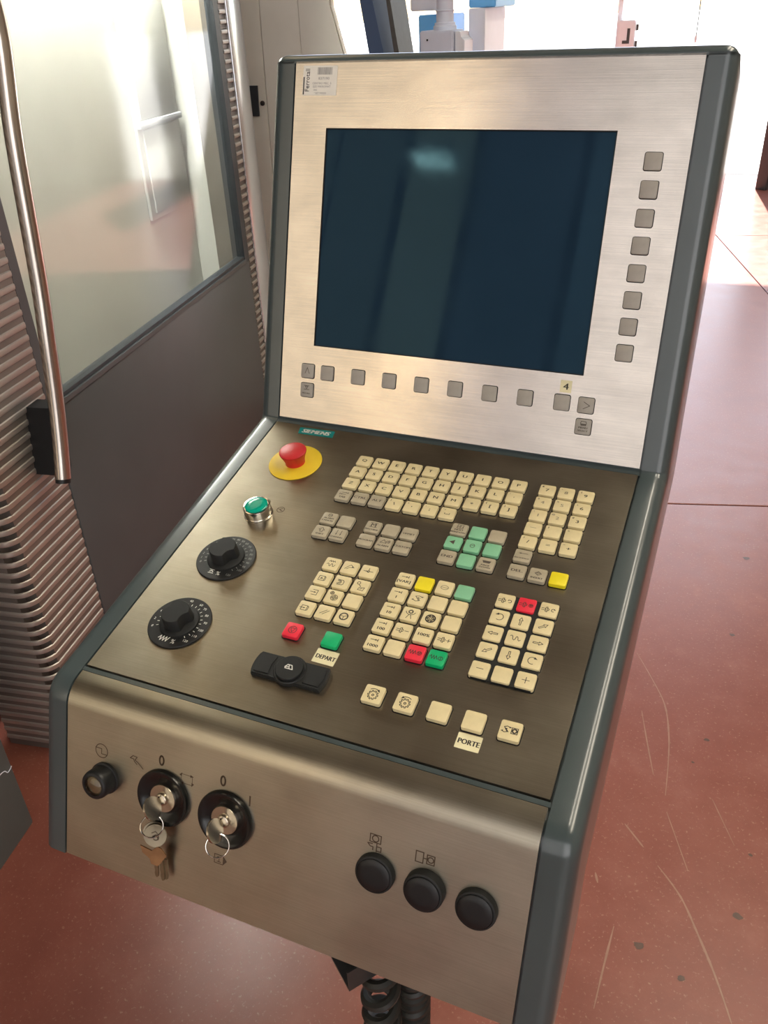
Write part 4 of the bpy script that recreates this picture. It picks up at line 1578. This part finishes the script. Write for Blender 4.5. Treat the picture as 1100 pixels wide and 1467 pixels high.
# front sheets: (x,z) polygons; right edge leans in towards the top
cb = yprism('body', [(-1.75, 0), (-.552, 0), (-.994, 1.60), (-.994, 2.0), (-1.75, 2.0)], YC + .012, YC + .03, M['beige'], tb)
yprism('rear_body', [(-1.75, 0), (-1.27, 0), (-1.27, 2.0), (-1.75, 2.0)], YC + .031, YC + .55, M['beige'], tb)
yprism('door', [(-1.70, .02), (-1.338, .02), (-1.292, 1.62), (-1.28, 1.98), (-1.70, 1.98)], YC, YC + .011, M['beige'], tb, .003)
yprism('side_sheet', [(-1.334, .02), (-1.143, .02), (-1.128, 1.62), (-1.12, 1.98), (-1.276, 1.98), (-1.288, 1.62)], YC, YC + .011, M['beige'], tb, .003)
yprism('side_sheet', [(-1.139, .02), (-.56, .02), (-1.00, 1.60), (-1.00, 1.98), (-1.117, 1.98), (-1.125, 1.62)], YC, YC + .011, M['beige'], tb, .003)
yprism('latch', [(-1.385, 1.235), (-1.338, 1.235), (-1.332, 1.345), (-1.378, 1.345)], YC - .006, YC + .002, M['dark_frame'], tb, .001, 'dark recessed latch')
bm = bmesh.new()
add_lathe(bm, [(.009, 0), (.009, .006), (.006, .008), (0, .008)], 20, frame_mtx((-1.318, YC, 1.282), (1, 0, 0), (0, 0, 1), (0, -1, 0)))
obj('keyhole', bm, M['gap'], tb)

# ================================================================== FAR THINGS
tcv = thing('conveyor_beam', 'navy blue slanting beam between beige cabinet and blue machine', 'beam', (-1.0, 3.1, 0))
yprism('beam', [(-.93, 0), (-.795, 0), (-1.09, 1.43), (-1.131, 1.617), (-1.215, 2.0), (-1.25, 2.0), (-1.19, 1.617), (-1.16, 1.43)], 3.0, 3.25, M['navy'], tcv, .004)
yprism('rail', [(-.83, 0), (-.78, 0), (-1.024, 1.43), (-1.056, 1.617), (-1.12, 2.0), (-1.134, 2.0), (-1.075, 1.617), (-1.047, 1.43)], 3.02, 3.2, M['darksteel'], tcv, .003)
yprism('foot', [(-1.0, 0), (-.72, 0), (-.72, .03), (-1.0, .03)], 2.95, 3.3, M['navy'], tcv)

YB2 = 4.5
tbm = thing('blue_machine', 'pale and blue machine with grey gearbox and column near the doorway', 'machine', (-1.35, 5.0, 0))
yprism('gearbox', [(-1.48, .9), (-1.273, .9), (-1.273, 1.449), (-1.48, 1.449)], YB2, YB2 + .22, M['gearbox'], tbm, .006)
yprism('gearbox_flange', [(-1.268, .95), (-1.212, .95), (-1.208, 1.395), (-1.235, 1.41), (-1.235, 1.441), (-1.268, 1.441)], YB2 + .03, YB2 + .2, M['pale'], tbm, .004)
bm = bmesh.new()
add_lathe(bm, [(.070, 1.449), (.070, 1.470), (.062, 1.474), (.062, 1.487), (.052, 1.49), (.052, 1.545), (.056, 1.548), (.056, 1.552), (.050, 1.555), (.050, 1.95), (0, 1.95)], 32, Matrix.Translation((-1.357, YB2 + .11, 0)))
obj('column', bm, M['gearbox'], tbm)
for x0, x1 in ((-1.60, -1.46),):
    yprism('blue_cover', [(x0, 0), (x1 + .02, 0), (x1 + .02, 1.528), (x0, 1.528)], YB2 + .30, YB2 + .75, M['blue'], tbm, .006)
yprism('bracket_plate', [(-1.66, 1.55), (-1.47, 1.55), (-1.46, 1.75), (-1.66, 1.75)], YB2 + .32, YB2 + .5, M['pale'], tbm, .006)
yprism('bed', [(-1.46, 0), (-1.0, 0), (-1.0, .9), (-1.46, .9)], YB2 + .01, YB2 + .75, M['pale'], tbm, .01)
yprism('upper_cover', [(-1.27, 1.555), (-1.10, 1.555), (-1.10, 1.95), (-1.27, 1.95)], YB2 + .30, YB2 + .75, M['blue'], tbm, .006)
yprism('ribbed_cover', [(-1.27, .9), (-1.165, .9), (-1.165, 1.553), (-1.27, 1.553)], YB2 + .30, YB2 + .75, M['pale'], tbm, .004)
yprism('screw', [(-1.436, 1.397), (-1.426, 1.397), (-1.426, 1.407), (-1.436, 1.407)], YB2 - .003, YB2 + .002, M['gap'], tbm)

YP = 8.0
tp = thing('door_control_post', 'thin grey post with small white control box at the doorway', 'post', (-.87, YP + .05, 0))
yprism('post', [(-.895, 0), (-.852, 0), (-.852, 2.6), (-.895, 2.6)], YP + .03, YP + .08, M['pale'], tp)
bxx = yprism('control_box', [(-.872, 1.14), (-.715, 1.14), (-.715, 1.385), (-.872, 1.385)], YP - .06, YP + .03, M['pale'], tp, .008)
yprism('hasp', [(-.82, 1.20), (-.757, 1.20), (-.757, 1.32), (-.782, 1.32), (-.782, 1.225), (-.82, 1.225)], YP - .064, YP - .058, M['darksteel'], bxx)
yprism('hinge', [(-.708, 1.30), (-.69, 1.30), (-.69, 1.35), (-.708, 1.35)], YP - .05, YP, M['darksteel'], bxx)
yprism('hinge', [(-.708, 1.17), (-.69, 1.17), (-.69, 1.22), (-.708, 1.22)], YP - .05, YP, M['darksteel'], bxx)
yprism('base_plate', [(-.95, 0), (-.80, 0), (-.80, .012), (-.95, .012)], YP - .03, YP + .12, M['darksteel'], tp)

tcd = thing('pull_cord', 'thin dark pull cord hanging in the bright doorway', 'cord', (-.19, 8.0, DZ))
bm = bmesh.new()
add_tube(bm, [(-.19, 8.58, DZ + .02), (-.19, 8.0, DZ + .02), (-.19, 8.0, 1.25)], .0045, 6)
obj('cord', bm, M['darksteel'], tcd)
bm = bmesh.new()
add_lathe(bm, [(.004, 1.19), (.012, 1.20), (.013, 1.23), (.006, 1.255), (0, 1.256)], 12, Matrix.Translation((-.19, 8.0, 0)))
obj('cord_grip', bm, M['pale'], tcd)
td = thing('door_leaf', 'dark framed open door leaf at the right edge of the doorway', 'door', (.6, 7.9, 0))
TD = Matrix.Translation((.56, 7.86, 0)) @ Matrix.Rotation(math.radians(62), 4, 'Z')


def leaf(name, x0, x1, z0, z1, y0, y1, mat):
    bm = bmesh.new()
    add_box(bm, x0, x1, y0, y1, z0, z1, None, .004)
    return obj(name, bm, mat, td, TD)


leaf('frame_stile', 0, .08, 0, 2.3, -.05, .05, M['dark_frame'])
leaf('frame_stile', .76, .84, 0, 2.3, -.05, .05, M['dark_frame'])
leaf('frame_rail', .08, .76, 0, .08, -.04, .04, M['dark_frame'])
leaf('frame_rail', .08, .76, 2.22, 2.3, -.04, .04, M['dark_frame'])
leaf('panel', .08, .76, .08, 2.22, -.02, .02, M['gearbox'])
